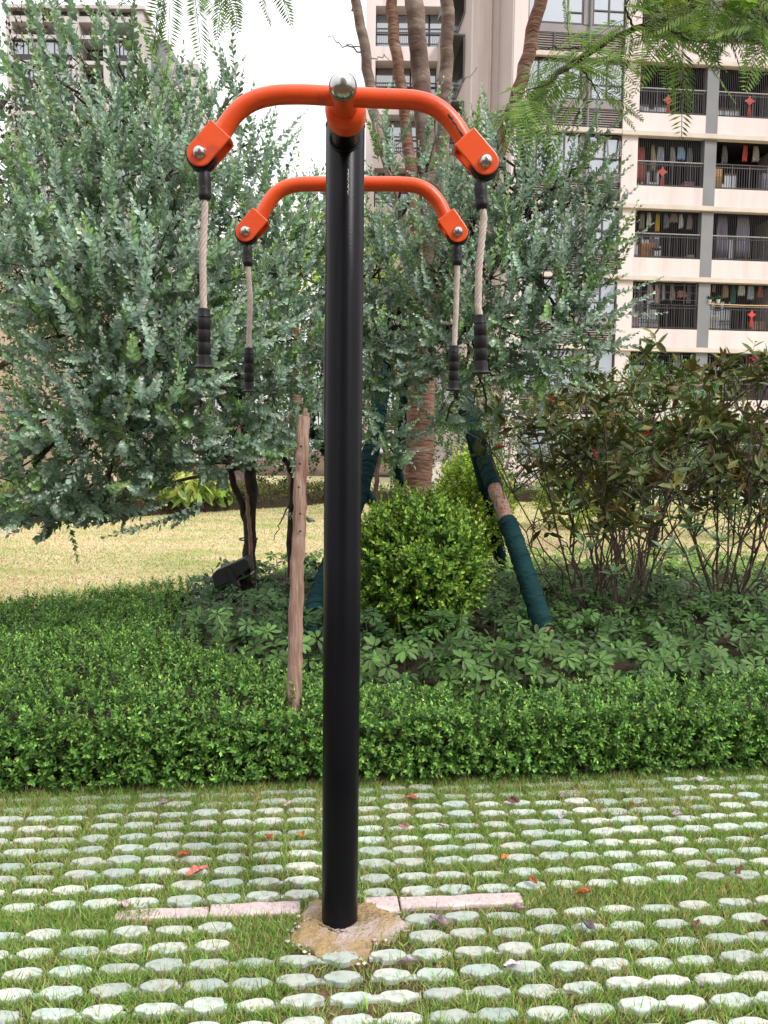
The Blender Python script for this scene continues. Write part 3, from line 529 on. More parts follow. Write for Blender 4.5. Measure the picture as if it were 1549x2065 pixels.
for u, v, c, L, lb in [(397, 1759, (.4, .14, .1), .085, 'largest curled reddish leaf between tufts left of the post'), (541, 1690, RD, .055, 'red pointed leaf lying on a paver left of the post in a far row'), (610, 1682, OR, .05, 'orange yellow leaf lying close to the left of the post'),
    (370, 1723, RD, .05, 'dark red folded leaf on a paver above the large reddish one'), (405, 1685, PK, .04, 'pale mauve leaf on a far row, further left than the red pointed one'), (252, 1822, PK, .05, 'pale mauve leaf lying beside the left granite strip'),
    (582, 1622, PK, .05, 'pinkish leaf near the hedge just left of the post'), (330, 1617, PU, .04, 'small purple leaf at the hedge edge on the left'), (830, 1610, (.28, .1, .06), .06, 'brown red curled leaf near the hedge just right of the post'),
    (1035, 1615, BR, .06, 'dark brown crumpled leaf near the hedge beyond the right kerb stone'), (1138, 1604, PU, .05, 'grey purple leaf in tall grass near the hedge'), (1412, 1571, (.45, .4, .42), .055, 'pale grey leaf tucked against the hedge on the far right'),
    (1275, 1621, RD, .035, 'small red leaf near the hedge towards the right'), (1365, 1641, PU, .05, 'upright purple grey leaf at the right among thick grass'), (1128, 1647, (.4, .32, .37), .045, 'mauve leaf edge-on in the second far row'), (1018, 1728, OR, .045, 'orange leaf on a paver right of the post in a far row'),
    (1176, 1800, (.42, .1, .04), .06, 'bright orange red curled leaf on grass past the right end of the kerb'), (1075, 1775, (.3, .1, .05), .05, 'brown orange leaf in the grass behind the right kerb stone'), (1487, 1758, BR, .06, 'dark brown rolled leaf at the far right edge'), (1043, 1832, PU, .055, 'curled purple grey leaf on the end of the long granite stone'),
    (885, 1858, PU, .07, 'purple grey leaf below the long granite stone near the post'), (1185, 1866, (.1, .08, .09), .065, 'dark grey leaf lying between two pavers at the right'), (1405, 1863, BR, .05, 'brown leaf leaning on a paver at the right edge'), (820, 1941, PU, .06, 'crumpled purple leaf on a paver right of the concrete foot'),
    (1033, 1945, (.48, .4, .47), .055, 'pale lilac leaf on the front pavers right of the foot'), (890, 1664, PK, .045, 'dull pink leaf on a far paver right of the post'), (815, 1665, (.3, .14, .13), .045, 'maroon leaf close to the right of the post on a far row'), (1545, 1867, BR, .05, 'brown leaf cut by the right edge of the paving')]:
    dead_leaf(u, v, c, L, lb)
# ================================================================== umbrella-plant bed (one mass)
def inward(poly, m): pass
def bed_h(x, y): return .40+.07*noise2(x*1.1+2, y*1.1, 1.4)+.05*noise2(x*3+1, y*3, 1.5)
def whorls(mb, C, D, R_, nl=7, cb=(.06, .135, .045)):
    n = len(C); D = unit(D); e1 = unit(np.cross(D, rdir(n))); e2 = np.cross(D, e1); ph = rng.uniform(0, 6.28, (n, 1))+np.arange(nl)[None]*2*math.pi/nl+rng.normal(size=(n, nl))*.14
    rad = e1[:, None]*np.cos(ph)[..., None]+e2[:, None]*np.sin(ph)[..., None]; dp = rng.uniform(-.1, .55, (n, 1, 1))
    d = rad*1-D[:, None]*dp+rng.normal(size=(n, nl, 3))*.1; nr = D[:, None]+rad*.35+rng.normal(size=(n, nl, 3))*.16; pos = C[:, None]+rad*(R_*.12)[:, None, None]
    ln = R_[:, None]*rng.uniform(.78, 1.1, (n, nl)); sh = np.clip(1+rng.normal(size=(n, 1, 1))*.26, .5, 1.8); col = np.asarray(cb)*sh*np.clip(1+rng.normal(size=(n, nl, 1))*.14, .6, 1.5)*(1+rng.normal(size=(n, nl, 3))*.06)
    leaves(mb, pos, d, nr, ln.ravel(), (ln*.40).ravel(), np.clip(col, .004, .9), LEAFB)
ub = MB()
xy = sample_poly(bed_poly, 9000); xy = xy[(np.abs(xy[:, 0]) < .7*xy[:, 1]+.4)]; d = edist(xy[:, 0], xy[:, 1], bed_poly)
keep = rng.uniform(size=len(xy)) < np.clip((5.2/xy[:, 1])**1.5, .22, 1)*np.clip(.9+.7*noise2(xy[:, 0]*2.3+5, xy[:, 1]*2.3, 1.4), .12, 1); xy, d = xy[keep], d[keep]; n = len(xy)
zz = bed_h(xy[:, 0], xy[:, 1])*rng.uniform(.5, 1.1, n)*np.clip(.55+d*1.4, .55, 1); C = np.c_[xy, zz]
D = np.c_[rng.normal(size=(n, 2))*.38-np.array([0, .25]), np.ones(n)]
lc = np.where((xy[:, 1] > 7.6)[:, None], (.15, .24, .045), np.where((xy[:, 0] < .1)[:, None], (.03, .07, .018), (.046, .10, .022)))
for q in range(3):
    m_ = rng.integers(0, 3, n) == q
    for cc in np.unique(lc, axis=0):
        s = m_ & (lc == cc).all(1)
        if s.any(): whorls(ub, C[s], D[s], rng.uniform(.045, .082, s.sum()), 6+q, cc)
# a looser front row leaning over the hedge back
xf = rng.uniform(-1.3, 3.2, 240); yf = np.interp(xf, [-1.3, -.59, 0, .56, 1.3, 2.08, 3.3], [5.0, 4.2, 3.97, 3.86, 4.04, 4.2, 4.5])+rng.uniform(-.02, .35, 240)
C2 = np.c_[xf, yf, rng.uniform(.2, .46, 240)]; whorls(ub, C2, np.c_[rng.normal(size=(240, 2))*.4-np.array([0, .7]), np.ones(240)], rng.uniform(.05, .08, 240), 7, (.075, .15, .034))
CC = np.concatenate([C, C2])
for i in rng.choice(len(CC), 900, replace=False):
    c = CC[i]; ub.tube([(c[0]+rng.normal()*.05, c[1]+rng.normal()*.05+.03, 0), (c[0]+rng.normal()*.02, c[1], c[2]*.5), c], .004, 4, cap=False, col=(.06, .07, .035))
tag(ub.build('umbrella_plants', M['leaf_gloss']), 'dense bed of glossy umbrella plants with finger-like leaves behind the low hedge', 'ground cover', kind='stuff')
xs = np.arange(-2, 7.6, .12); ys = np.arange(3.7, 10, .12); X, Y = np.meshgrid(xs, ys); x_, y_ = X.ravel(), Y.ravel(); ins = inpoly(x_, y_, bed_poly); dd = edist(x_, y_, bed_poly)
zb = np.where(ins & (dd > .12), np.minimum(.19, (dd-.1)*.9)*(1+.25*noise2(x_*3, y_*3, 1.5)), -.05); okb = (zb > -.04).reshape(X.shape); nx = len(xs)
q = [(j*nx+i, j*nx+i+1, (j+1)*nx+i+1, (j+1)*nx+i) for j in range(len(ys)-1) for i in range(nx-1) if okb[j:j+2, i:i+2].any()]
tag(MB().add(np.c_[x_, y_, zb], q).build('bed_soil', M['twig'], smooth=True), kind='structure')
# ================================================================== shrubs
def ball_shrub(name, c, r, n, cb, ct, leaf, label, cat='bush', mat_='leaf_gloss', nl=10, asp=.5, sl=(.10, .17), flat=.0, tpl=LEAF, stems=True, core=True, group=None, shell=.55, ang=58):
    c = np.asarray(c, float); r = np.asarray(r, float); T = empty(name, (c[0], c[1], 0), label, cat, group); fm = MB()
    d = inball(n, shell); d = d*(1+.13*noise2(d[:, 0]*4+c[0], d[:, 2]*4+d[:, 1]*3, 1.3))[:, None]; k = d[:, 1] < .75; d = d[k]; B = c+d*r
    B[:, 2] = np.maximum(B[:, 2], .06); D = unit(d*r)+np.array([0, 0, .55])+rng.normal(size=d.shape)*.35
    shoots(fm, B-unit(D)*.05, D, rng.uniform(*sl, len(B)), nl, leaf, asp, cb, ct, tpl, ang=ang, taper=.3, stemr=.0015, stemc=(.12, .12, .04), var=.2); fm.build('foliage', M[mat_], T)
    if stems:
        sm = MB()
        for i in range(16):
            a = rng.uniform(0, 6.28); b = c+np.array([math.cos(a), math.sin(a), rng.uniform(-.4, .3)])*r*.8
            sm.tube(wob(bez((c[0]+rng.normal()*.05, c[1]+rng.normal()*.05, -.03), (c[0]+math.cos(a)*.1*r[0], c[1]+math.sin(a)*.1*r[1], max(.1, c[2]-r[2]*.8)), b, 7), .01), np.linspace(.014, .004, 7), 5)
        sm.build('stem', M['bark_dark'], T, True)
    return T
b1 = P(842, 1125, 5.55); ball_shrub('golden_bush', (b1[0], 5.55, .66), (.46, .43, .50), 2100, (.095, .20, .03), (.28, .43, .06), .043, 'large round golden green bush in front of the braced tree trunk beside the post', nl=11)
b2 = P(945, 990, 8.6); ball_shrub('golden_bush', (b2[0]+.04, 8.6, .86), (.42, .45, .6), 1000, (.16, .27, .025), (.36, .48, .045), .05, 'bright yellow green bush behind the trunk, left of the leaning green stake')
b3 = P(1165, 935, 15.5); ball_shrub('golden_bush', (b3[0], 15.5, .7), (.8, .6, .75), 420, (.2, .3, .03), (.34, .44, .05), .07, 'small yellow bush seen far off through the bronze shrub stems', sl=(.15, .25), stems=False)
b4 = P(905, 880, 14); ball_shrub('round_bush', (b4[0], 14, 1.2), (.95, .8, 1.1), 620, (.05, .13, .04), (.11, .22, .05), .06, 'mid green bush showing above the yellow bush right of the trunk', sl=(.15, .28), stems=False)
# bronze flowering shrubs: many bare stems, leaves in whorls above
def bronze(c, n, zlo, zhi, spread, label, nleaf, fl, leaf=(.085, .135), dep=.6, low=6):
    T = empty('bronze_shrub', (c[0], c[1], 0), label, 'shrub', 'bronze leaved shrubs with red flowers'); sm = MB(); fm = MB(); ff = MB(); tips = []
    for i in range(n):
        a = rng.uniform(0, 6.28); q = math.sqrt(rng.uniform(.03, 1)); tx, ty, tz = c[0]+math.cos(a)*q*spread, c[1]+math.sin(a)*q*dep, zlo+(zhi-zlo)*rng.uniform(.25, 1)*(1-.25*q)
        b0 = (c[0]+rng.normal()*.06, c[1]+rng.normal()*.06, -.02); md = (c[0]+math.cos(a)*q*spread*.55+rng.normal()*.05, c[1]+math.sin(a)*q*dep*.5, tz*.42)
        pt = wob(bez(b0, md, (tx, ty, tz), 10), .024); sm.tube(pt, np.linspace(.0115, .0045, 10)*rng.uniform(.7, 1.1), 5)
        tips.append(pt[-1])
        for _ in range(5):
            j = rng.integers(3, 9); s = pt[j]; e = s+np.array([rng.normal()*.24, rng.normal()*.2, rng.uniform(.15, .55)]); e[2] = min(e[2], zhi)
            sm.tube(wob(bez(s, (s+e)/2+rng.normal(size=3)*.06, e, 6), .008), np.linspace(.0065, .003, 6), 4); tips.append(e)
    tips = np.array(tips); tips = tips[tips[:, 2] > zlo*.78]; m = len(tips)
    B = np.repeat(tips, nleaf, 0)+rng.normal(size=(m*nleaf, 3))*np.array([.05, .05, .04]); D = np.c_[rng.normal(size=(len(B), 2))*.55, np.ones(len(B))*.8]; kk = rng.uniform(size=len(B))
    for lo, hi, cb, ct in ((0, .5, (.07, .105, .035), (.14, .13, .04)), (.5, .8, (.11, .14, .04), (.2, .16, .04)), (.8, .9, (.12, .085, .03), (.17, .10, .03)), (.9, 1, (.17, .26, .13), (.22, .3, .12))):
        s = (kk >= lo) & (kk < hi); shoots(fm, B[s], D[s], rng.uniform(.06, .17, s.sum()), 7, rng.uniform(*leaf), .36, cb, ct, LEAFP, ang=82, taper=.3, stemr=.003, stemc=(.06, .04, .02), var=.22, t0=.25, spread=.35)
    for _ in range(low):
        p0 = np.array([c[0]+rng.uniform(-1, 1)*spread*.8, c[1]-dep*rng.uniform(.3, 1), rng.uniform(.55, zlo)]); shoots(fm, p0[None], np.array([[0, -.3, 1.]]), .08, 8, .12, .36, (.07, .13, .06), (.13, .2, .09), LEAFP, ang=85, taper=.15, stemr=.003, t0=.4)
    for i in range(fl):
        t = tips[rng.integers(0, m)]+np.array([rng.normal()*.03, -.05, .10+rng.uniform(0, .08)])
        ff = MB(); B5 = np.repeat(t[None]+rng.normal(size=(4, 3))*.016, 5, 0); leaves(ff, B5, np.c_[rng.normal(size=(20, 2)), rng.uniform(0, 1, 20)], rdir(20), .021, .014, vary((.62, .025, .04), 20, .1, .2), LEAFS); ff.build('flower', M['flower'], T)
    sm.build('stem', M['stem_brown'], T, True); fm.build('foliage', M['leaf_gloss'], T)
bronze((1.72, 6.0), 17, 1.12, 2.15, 1.1, 'bronze leaved shrub with fanning bare stems just right of the leaning green stake', 3, 9)
bronze((2.75, 6.1), 16, 1.3, 2.32, 1.0, 'taller bronze leaved shrub at the right end of the planted bed', 3, 10)
bronze((2.5, 7.6), 15, 1.35, 2.35, .8, 'bronze leaved shrub standing behind and between the two front ones', 3, 5, low=2)
# oleander-like green shrubs farther behind
o1 = P(1330, 790, 11.5); ball_shrub('green_shrub', (o1[0], 11.5, 1.75), (.95, .8, .95), 620, (.06, .16, .055), (.13, .27, .08), .10, 'fresh green shrub with narrow leaves below the apartment balconies', asp=.26, sl=(.2, .35), nl=12)
o2 = P(1500, 850, 14); ball_shrub('green_shrub', (o2[0], 14, 1.2), (1.2, .9, 1.1), 420, (.05, .12, .045), (.1, .2, .06), .09, 'dull green shrub in front of the ground floor at the right', asp=.35, sl=(.2, .35), stems=False)
# ================================================================== silver wattles
SILB, SILT = (.245, .345, .262), (.52, .62, .52)
def wattle(base, trunks, blobs, nper, label, leafl, fork, sl=(.24, .42), seed=1, trunkr=.05):
    T = empty('silver_wattle', (base[0], base[1], 0), label, 'tree'); tm = MB(); bm_ = MB(); fm = MB()
    for tp, r0, r1 in trunks: q = wob(spl(tp, 16), .006); tm.tube(q, np.linspace(r0, r1, 16), 10, bump=.04)
    tm.build('trunk', M['bark_dark'], T, True)
    fork = [np.asarray(f, float) for f in fork]
    for (u, v, Y, rx, rz) in blobs:
        c = P(u, v, Y); f = min(fork, key=lambda f: np.linalg.norm(f-c)+max(0, f[2]-c[2])*.8)
        L = np.linalg.norm(c-f); mid = (f+c)/2+np.array([0, 0, .12*L])+rng.normal(size=3)*.06*L
        lp = wob(bez(f, mid, c, 9), .02); bm_.tube(lp, np.linspace(.017*min(1, .5+L*.4), .006, 9), 6)
        n = int(nper*max(.12, rx*(rx+rz)*2.6)*(.42 if v < 300 and u < 300 else .6 if v < 300 else 1)); d = inball(n, .30); r = np.array([rx, rx*.85, rz]); B = c+d*r
        D = unit(d*np.array([1, .8, .75])+np.array([0, -.12, .5])+unit(c-f)*.5+rng.normal(size=(n, 3))*.38)
        # twigs carrying the shoots
        for i in range(0, n, 5):
            s = lp[rng.integers(5, 9)]; bm_.tube(wob(bez(s, (s+B[i])/2+rng.normal(size=3)*.03, B[i], 5), .008), np.linspace(.005, .002, 5), 4, cap=False)
        kk = rng.uniform(size=n)
        for lo, hi, cb, ct in ((0, .72, SILB, SILT), (.72, .9, (.195, .31, .17), (.40, .52, .32)), (.9, 1, (.22, .36, .14), (.33, .46, .17))):
            s = (kk >= lo) & (kk < hi)
            if s.any(): shoots(fm, B[s]-D[s]*.1, D[s], rng.uniform(*sl, s.sum()), 30, leafl, .66, cb, ct, LEAF, ang=56, taper=.6, curve=.2, stemr=.003, stemc=(.34, .38, .28), var=.17, spread=.16)
    bm_.build('branches', M['bark_dark'], T, True); fm.build('crown', M['leaf'], T); return T
fA = P(505, 940, 6.3); wa = P(500, 1165, 6.6)
blA = [(40, 120, 5.2, .35, .4), (100, 40, 5.3, .22, .3), (215, 60, 5.0, .26, .42), (270, 120, 5.2, .22, .3), (150, 190, 5, .4, .35), (240, 200, 5, .3, .35), (335, 150, 5.4, .16, .3), (350, 230, 5.3, .25, .3), (430, 200, 5.5, .2, .26), (490, 180, 5.6, .12, .26), (60, 290, 5, .45, .4), (200, 310, 4.8, .45, .35), (310, 310, 4.8, .35, .35), (420, 310, 5.2, .33, .35), (500, 290, 5.4, .2, .36), (530, 370, 5.5, .16, .25),
  (90, 430, 4.7, .5, .4), (220, 430, 4.6, .5, .4), (350, 430, 4.8, .45, .4), (470, 440, 5.0, .4, .35), (575, 470, 5.3, .26, .3), (40, 560, 4.6, .45, .4), (170, 560, 4.4, .5, .35), (310, 560, 4.4, .5, .35), (430, 570, 4.7, .4, .35), (540, 560, 5.1, .38, .35), (620, 560, 5.4, .25, .4), (120, 680, 4.5, .4, .25), (240, 680, 4.3, .45, .3), (370, 690, 4.5, .45, .3), (490, 680, 4.9, .4, .3), (590, 680, 5.2, .35, .3),
  (200, 790, 4.4, .38, .25), (310, 800, 4.4, .42, .26), (430, 800, 4.8, .4, .26), (550, 790, 5.1, .32, .25), (40, 880, 4.5, .3, .16), (130, 880, 4.5, .3, .2), (240, 890, 4.5, .4, .22), (360, 890, 4.7, .38, .2), (470, 880, 5.0, .32, .16), (570, 870, 5.2, .22, .16), (430, 935, 5.0, .25, .13), (530, 915, 5.3, .22, .1), (610, 900, 5.4, .18, .1), (30, 980, 4.5, .32, .16), (120, 990, 4.6, .34, .14), (220, 970, 4.6, .32, .15), (310, 960, 4.7, .25, .13), (50, 1040, 4.7, .28, .06), (130, 1040, 4.7, .25, .05), (210, 1020, 4.7, .2, .06)]
TA = wattle(wa, [([(wa[0], 6.6, -.03), P(503, 1080, 6.5), P(506, 1000, 6.4), fA], .062, .045), ([P(500, 1060, 6.5), P(478, 1000, 6.4), P(462, 930, 6.2), P(380, 760, 5.6)], .03, .018), ([fA, P(490, 800, 6.0), P(420, 600, 5.6), P(330, 380, 5.4)], .045, .02), ([fA, P(560, 780, 5.9), P(570, 560, 5.6)], .035, .016), ([P(490, 800, 6.0), P(300, 720, 5.4), P(120, 640, 5.2)], .03, .014)],
   blA, 58, 'broad silver leaved wattle tree at the left with boughs drooping over the lawn', .047, [fA, P(490, 800, 6.0), P(420, 600, 5.6), P(330, 380, 5.4), P(300, 720, 5.4), P(120, 640, 5.2), P(570, 560, 5.6), P(380, 760, 5.6)])
# drooping sprigs over the lawn (part of the crown, own mesh)
sp = MB()
for (u0, v0, u1, v1, Y, k) in ((400, 1025, 228, 1103, 4.6, 2), (420, 1010, 340, 1060, 4.7, 2), (300, 1040, 150, 1060, 4.7, 2), (120, 1045, 75, 1095, 4.7, 3), (560, 1030, 640, 1055, 5.2, 1), (330, 1010, 250, 1050, 4.7, 2)):
    for _ in range(k):
        a_, b_2 = P(u0, v0, Y), P(u1, v1, Y); a_ = a_+rng.normal(size=3)*.02; shoots(sp, a_[None], (b_2-a_)[None], np.linalg.norm(b_2-a_), 36, .042, .66, (.2, .28, .2), (.36, .46, .34), LEAF, ang=58, taper=.4, curve=.16, stemr=.003, stemc=(.15, .16, .12))
sp.build('drooping_foliage', M['leaf'], TA)
fB = P(640, 800, 6.4); wb = P(592, 1150, 6.9)
blB = [(780, 300, 5.7, .16, .26), (868, 320, 5.6, .13, .24), (945, 290, 5.5, .12, .22), (985, 270, 5.5, .13, .3), (1060, 330, 5.5, .26, .26), (1000, 370, 5.5, .3, .3), (1140, 370, 5.4, .25, .22), (1190, 320, 5.4, .08, .18), (1225, 420, 5.3, .13, .16), (790, 440, 5.7, .2, .24), (900, 440, 5.6, .2, .2), (960, 450, 5.4, .36, .3), (1070, 450, 5.3, .36, .3), (1170, 470, 5.3, .26, .26), (1215, 530, 5.3, .14, .25),
  (690, 480, 5.7, .3, .35), (780, 540, 5.6, .35, .3), (880, 550, 5.4, .4, .32), (990, 560, 5.3, .4, .32), (1090, 570, 5.2, .4, .32), (1180, 590, 5.2, .24, .3), (700, 620, 5.6, .35, .3), (800, 660, 5.6, .35, .28), (910, 670, 5.4, .38, .28), (1020, 670, 5.3, .4, .28), (1120, 670, 5.2, .32, .28), (1190, 690, 5.2, .16, .2), (700, 740, 5.6, .33, .25), (780, 760, 5.6, .28, .2), (870, 745, 5.5, .22, .14), (990, 755, 5.4, .28, .15), (1090, 745, 5.3, .28, .14), (770, 850, 5.5, .22, .16), (900, 850, 5.5, .18, .06), (800, 920, 5.5, .12, .08), (650, 850, 5.6, .25, .18), (980, 835, 5.5, .16, .07)]
TB = wattle(wb, [([(wb[0], 6.9, -.03), P(590, 1040, 6.8), P(598, 930, 6.6), fB], .05, .038), ([P(594, 960, 6.7), P(560, 900, 6.5), P(520, 830, 6.3)], .03, .014), ([fB, P(760, 660, 6.0), P(930, 520, 5.7), P(1060, 430, 5.6)], .038, .016), ([fB, P(700, 600, 6.0), P(820, 420, 5.9)], .03, .014), ([P(760, 660, 6.0), P(950, 660, 5.7), P(1120, 620, 5.5)], .026, .012), ([P(590, 1010, 6.75), P(570, 1040, 6.7), P(552, 1090, 6.6)], .008, .003)],
   blB, 70, 'silver leaved wattle tree spreading behind and to the right of the black post', .043, [fB, P(760, 660, 6.0), P(930, 520, 5.7), P(1060, 430, 5.6), P(700, 600, 6.0), P(820, 420, 5.9), P(950, 660, 5.7), P(1120, 620, 5.5)])
# ================================================================== feathery-leaved tree with several stems
FT = empty('feather_leaf_tree', (P(845, 1000, 7.4)[0], 7.4, 0), 'tall brown stemmed tree dividing into five bare trunks, with feathery leaves high up', 'tree')
def stem(pts, r, name='stem', m='bark_gray', n=40): return MB().tube(wob(spl(pts, n), .006), np.interp(np.linspace(0, 1, n), np.linspace(0, 1, len(r)), r), 14, bump=.025).build(name, M[m], FT, True)
tb = P(845, 1000, 7.4)
tk = MB().tube(wob(spl([(tb[0]-.03, 7.4, -.1), (tb[0]-.02, 7.4, .25), P(842, 985, 7.4), P(848, 880, 7.4), P(850, 770, 7.4), P(848, 690, 7.4)], 40), .005), np.interp(np.linspace(0, 1, 40), [0, .15, .4, 1], [.2, .155, .135, .125]), 18, bump=.03).build('trunk', M['bark_red'], FT, True)
for v in (885, 797, 915, 852):
    c = P(848, v, 7.4); rg = MB().tube([c+np.array([math.cos(t)*.132, math.sin(t)*.132, .012*math.sin(2*t+v)]) for t in np.linspace(0, 6.283, 30)], .004, 6, cap=False); rg.build('rope_tie', M['tie'], FT, True)
t0 = P(848, 700, 7.4)
stem([t0, P(862, 450, 7.3), P(858, 300, 7.25), P(850, 180, 7.2), P(840, 60, 7.1), P(828, -90, 7.0), P(815, -200, 6.9)], [.105, .09, .085, .08, .075])
stem([t0, P(880, 450, 7.6), P(893, 260, 7.6), P(900, 130, 7.6), P(902, 0, 7.5), P(900, -150, 7.4)], [.09, .07, .066, .062, .055])
stem([t0, P(838, 450, 7.2), P(818, 250, 7.2), P(806, 150, 7.1), P(792, 40, 7.1), P(780, -120, 7.0)], [.08, .06, .052, .05, .045], m='bark_red')
stem([t0, P(820, 480, 7.0), P(785, 340, 7.0), P(755, 240, 7.0), P(738, 120, 6.9), P(722, 20, 6.9), P(700, -80, 6.8)], [.07, .05, .048, .045, .04])
stem([t0, P(930, 480, 7.0), P(1000, 330, 6.9), P(1035, 220, 6.8), P(1065, 110, 6.7), P(1090, 0, 6.6), P(1120, -140, 6.5)], [.08, .06, .056, .055, .05], m='bark_red')
tw = MB()
for pts, r in (([(738, 110), (690, 92), (660, 75)], .008), ([(738, 98), (715, 92), (690, 88)], .006), ([(742, 130), (770, 110), (790, 125)], .006), ([(722, 30), (712, 15), (718, 5)], .02), ([(790, 300), (830, 330), (850, 360)], .007), ([(900, 200), (935, 170), (962, 135)], .006), ([(755, 240), (775, 330), (820, 440)], .012)):
    MB().tube(wob(spl([P(u, v, 6.95) for u, v in pts], 10), .012), np.linspace(r, r*.4, 10), 5).build('twig', M['bark_gray'], FT, True)
def fern(mb, B, D, L, npin=19, cb=(.11, .21, .04), ct=(.2, .3, .06), droop=.3):
    """feather leaves: B base, D direction, L length (arrays); each frond a rachis with two rows of narrow leaflets"""
    S = len(B); D = unit(D); t = np.linspace(.16, 1, npin); down = np.array([0, 0, -1.])
    tg = unit(D[:, None]+down*(2*droop*t[None, :, None])); p = B[:, None]+L[:, None, None]*(D[:, None]*t[None, :, None]+down*(droop*t[None, :, None]**2))
    side = unit(np.cross(D, np.array([0.2, -1., 0.15]))*.8+np.cross(D, np.array([0, 0, 1.]))*.6+rng.normal(size=(S, 3))*.3); nrm = np.cross(side, D)
    for i in range(S): mb.tube([B[i]]+list(p[i][::3]), .0022, 4, cap=False, col=(.14, .17, .05))
    pl = L[:, None]*.27*np.sin(np.clip(t*.84+.14, 0, 1)*math.pi)**.55
    for sg in (-1, 1):
        a = np.radians(64); pd = unit(tg*math.cos(a)+sg*side[:, None]*math.sin(a)+rng.normal(size=(S, npin, 3))*.05-np.array([0, 0, .12]))
        sh = np.clip(1+rng.normal(size=(S, 1, 1))*.25, .5, 1.7); w = rng.uniform(0, 1, (S, npin, 1)); col = (np.asarray(cb)*(1-w)+np.asarray(ct)*w)*sh
        leaves(mb, p, pd, np.broadcast_to(nrm[:, None], p.shape)+rng.normal(size=p.shape)*.18, pl.ravel(), .0125, col, LEAFS)
# right bough with fern leaves
def ferns_on(pathpts, n, jit, Lr, name_parent, side=1.0, cols=None, up=.1):
    q = spl(pathpts, 60); i = rng.integers(6, 60, n); B = q[i]+rng.normal(size=(n, 3))*jit; tg = np.gradient(q, axis=0)[i]; tg = unit(tg)
    sd = unit(np.cross(tg, np.array([0, 0, 1.])))*rng.choice([-1, 1], (n, 1))
    D = tg*.4+sd*side*.8+np.c_[rng.normal(size=(n, 2))*.35, np.full(n, up-.35)+rng.normal(size=n)*.4]; return B, D, rng.uniform(*Lr, n)
BP = [P(1018, 268, 6.85), P(1045, 235, 6.6), P(1090, 180, 6.2), P(1160, 122, 5.9), P(1230, 78, 5.6), P(1330, 42, 5.3), P(1430, -5, 5.0), P(1560, -70, 4.6)]
bo = MB().tube(wob(spl(BP, 40), .006), np.linspace(.017, .026, 40)[::-1]*np.linspace(1.15, .85, 40), 8).build('bough', M['bark_dark'], FT, True)
subs = [[P(1150, 128, 5.9), P(1110, 165, 5.5), P(1050, 190, 5.3)], [P(1200, 95, 5.7), P(1130, 95, 5.5), P(1080, 100, 5.4)], [P(1160, 122, 5.9), P(1190, 160, 5.5), P(1210, 200, 5.4)], [P(1330, 42, 5.3), P(1370, 75, 5.0), P(1420, 85, 4.9)], [P(1280, 60, 5.4), P(1260, 20, 5.3), P(1280, -30, 5.2)], [P(1430, -5, 5), P(1480, 25, 4.8), P(1540, 40, 4.7)], [P(1090, 180, 6.2), P(1060, 215, 5.9), P(1020, 225, 5.7)], [P(1500, -40, 4.8), P(1520, 5, 4.7), P(1560, 60, 4.6)]]
sm = MB(); fe = MB()
for s in subs: MB().tube(wob(spl(s, 12), .006), np.linspace(.009, .004, 12), 5).build('twig', M['bark_dark'], bo, True)
for s, n in zip(subs, (11, 9, 10, 17, 15, 18, 9, 16)):
    B, D, L = ferns_on(s, n, .015, (.30, .46), None); fern(fe, B, D, L)
B, D, L = ferns_on(BP[4:], 26, .02, (.28, .44), None, up=.0); fern(fe, B, D, L, cb=(.11, .18, .03), ct=(.22, .24, .05))
B, D, L = ferns_on(BP[1:5], 9, .02, (.28, .4), None, up=.2); fern(fe, B, D, L)
fe.build('fern_leaves', M['leaf_thin'], bo)
# bough reaching out of the top of the view to the left
LP = [P(722, 10, 6.9), P(660, -160, 6.4), P(560, -130, 5.8), P(470, -70, 5.4), P(390, -55, 5.2), P(310, -40, 5.1)]
bl = MB().tube(wob(spl(LP, 30), .006), np.linspace(.03, .009, 30), 7).build('bough', M['bark_dark'], FT, True); fe = MB()
for (u, v, Y, dx, dz, L) in ((330, -30, 5.1, -.25, -.6, .36), (350, -20, 5.1, -.5, -.35, .38), (345, -40, 5.15, .0, -.7, .4), (390, -30, 5.2, .12, -.8, .42), (370, -45, 5.2, -.7, -.15, .36), (420, -40, 5.3, -.1, -.8, .36), (440, -60, 5.3, .3, -.7, .36), (470, -50, 5.4, .1, -.8, .30), (500, -70, 5.4, .3, -.6, .32), (520, -60, 5.5, .5, -.5, .34), (400, -30, 5.2, .4, -.55, .36), (310, -30, 5.1, -.4, -.4, .3), (455, -45, 5.3, -.2, -.7, .3), (540, -80, 5.5, .3, -.6, .34)):
    fern(fe, P(u, v, Y)[None], np.array([[dx, rng.normal()*.35-.2, dz]]), np.array([L]), cb=(.075, .15, .04), ct=(.13, .2, .05), droop=.2)
fe.build('fern_leaves', M['leaf_thin'], bl)
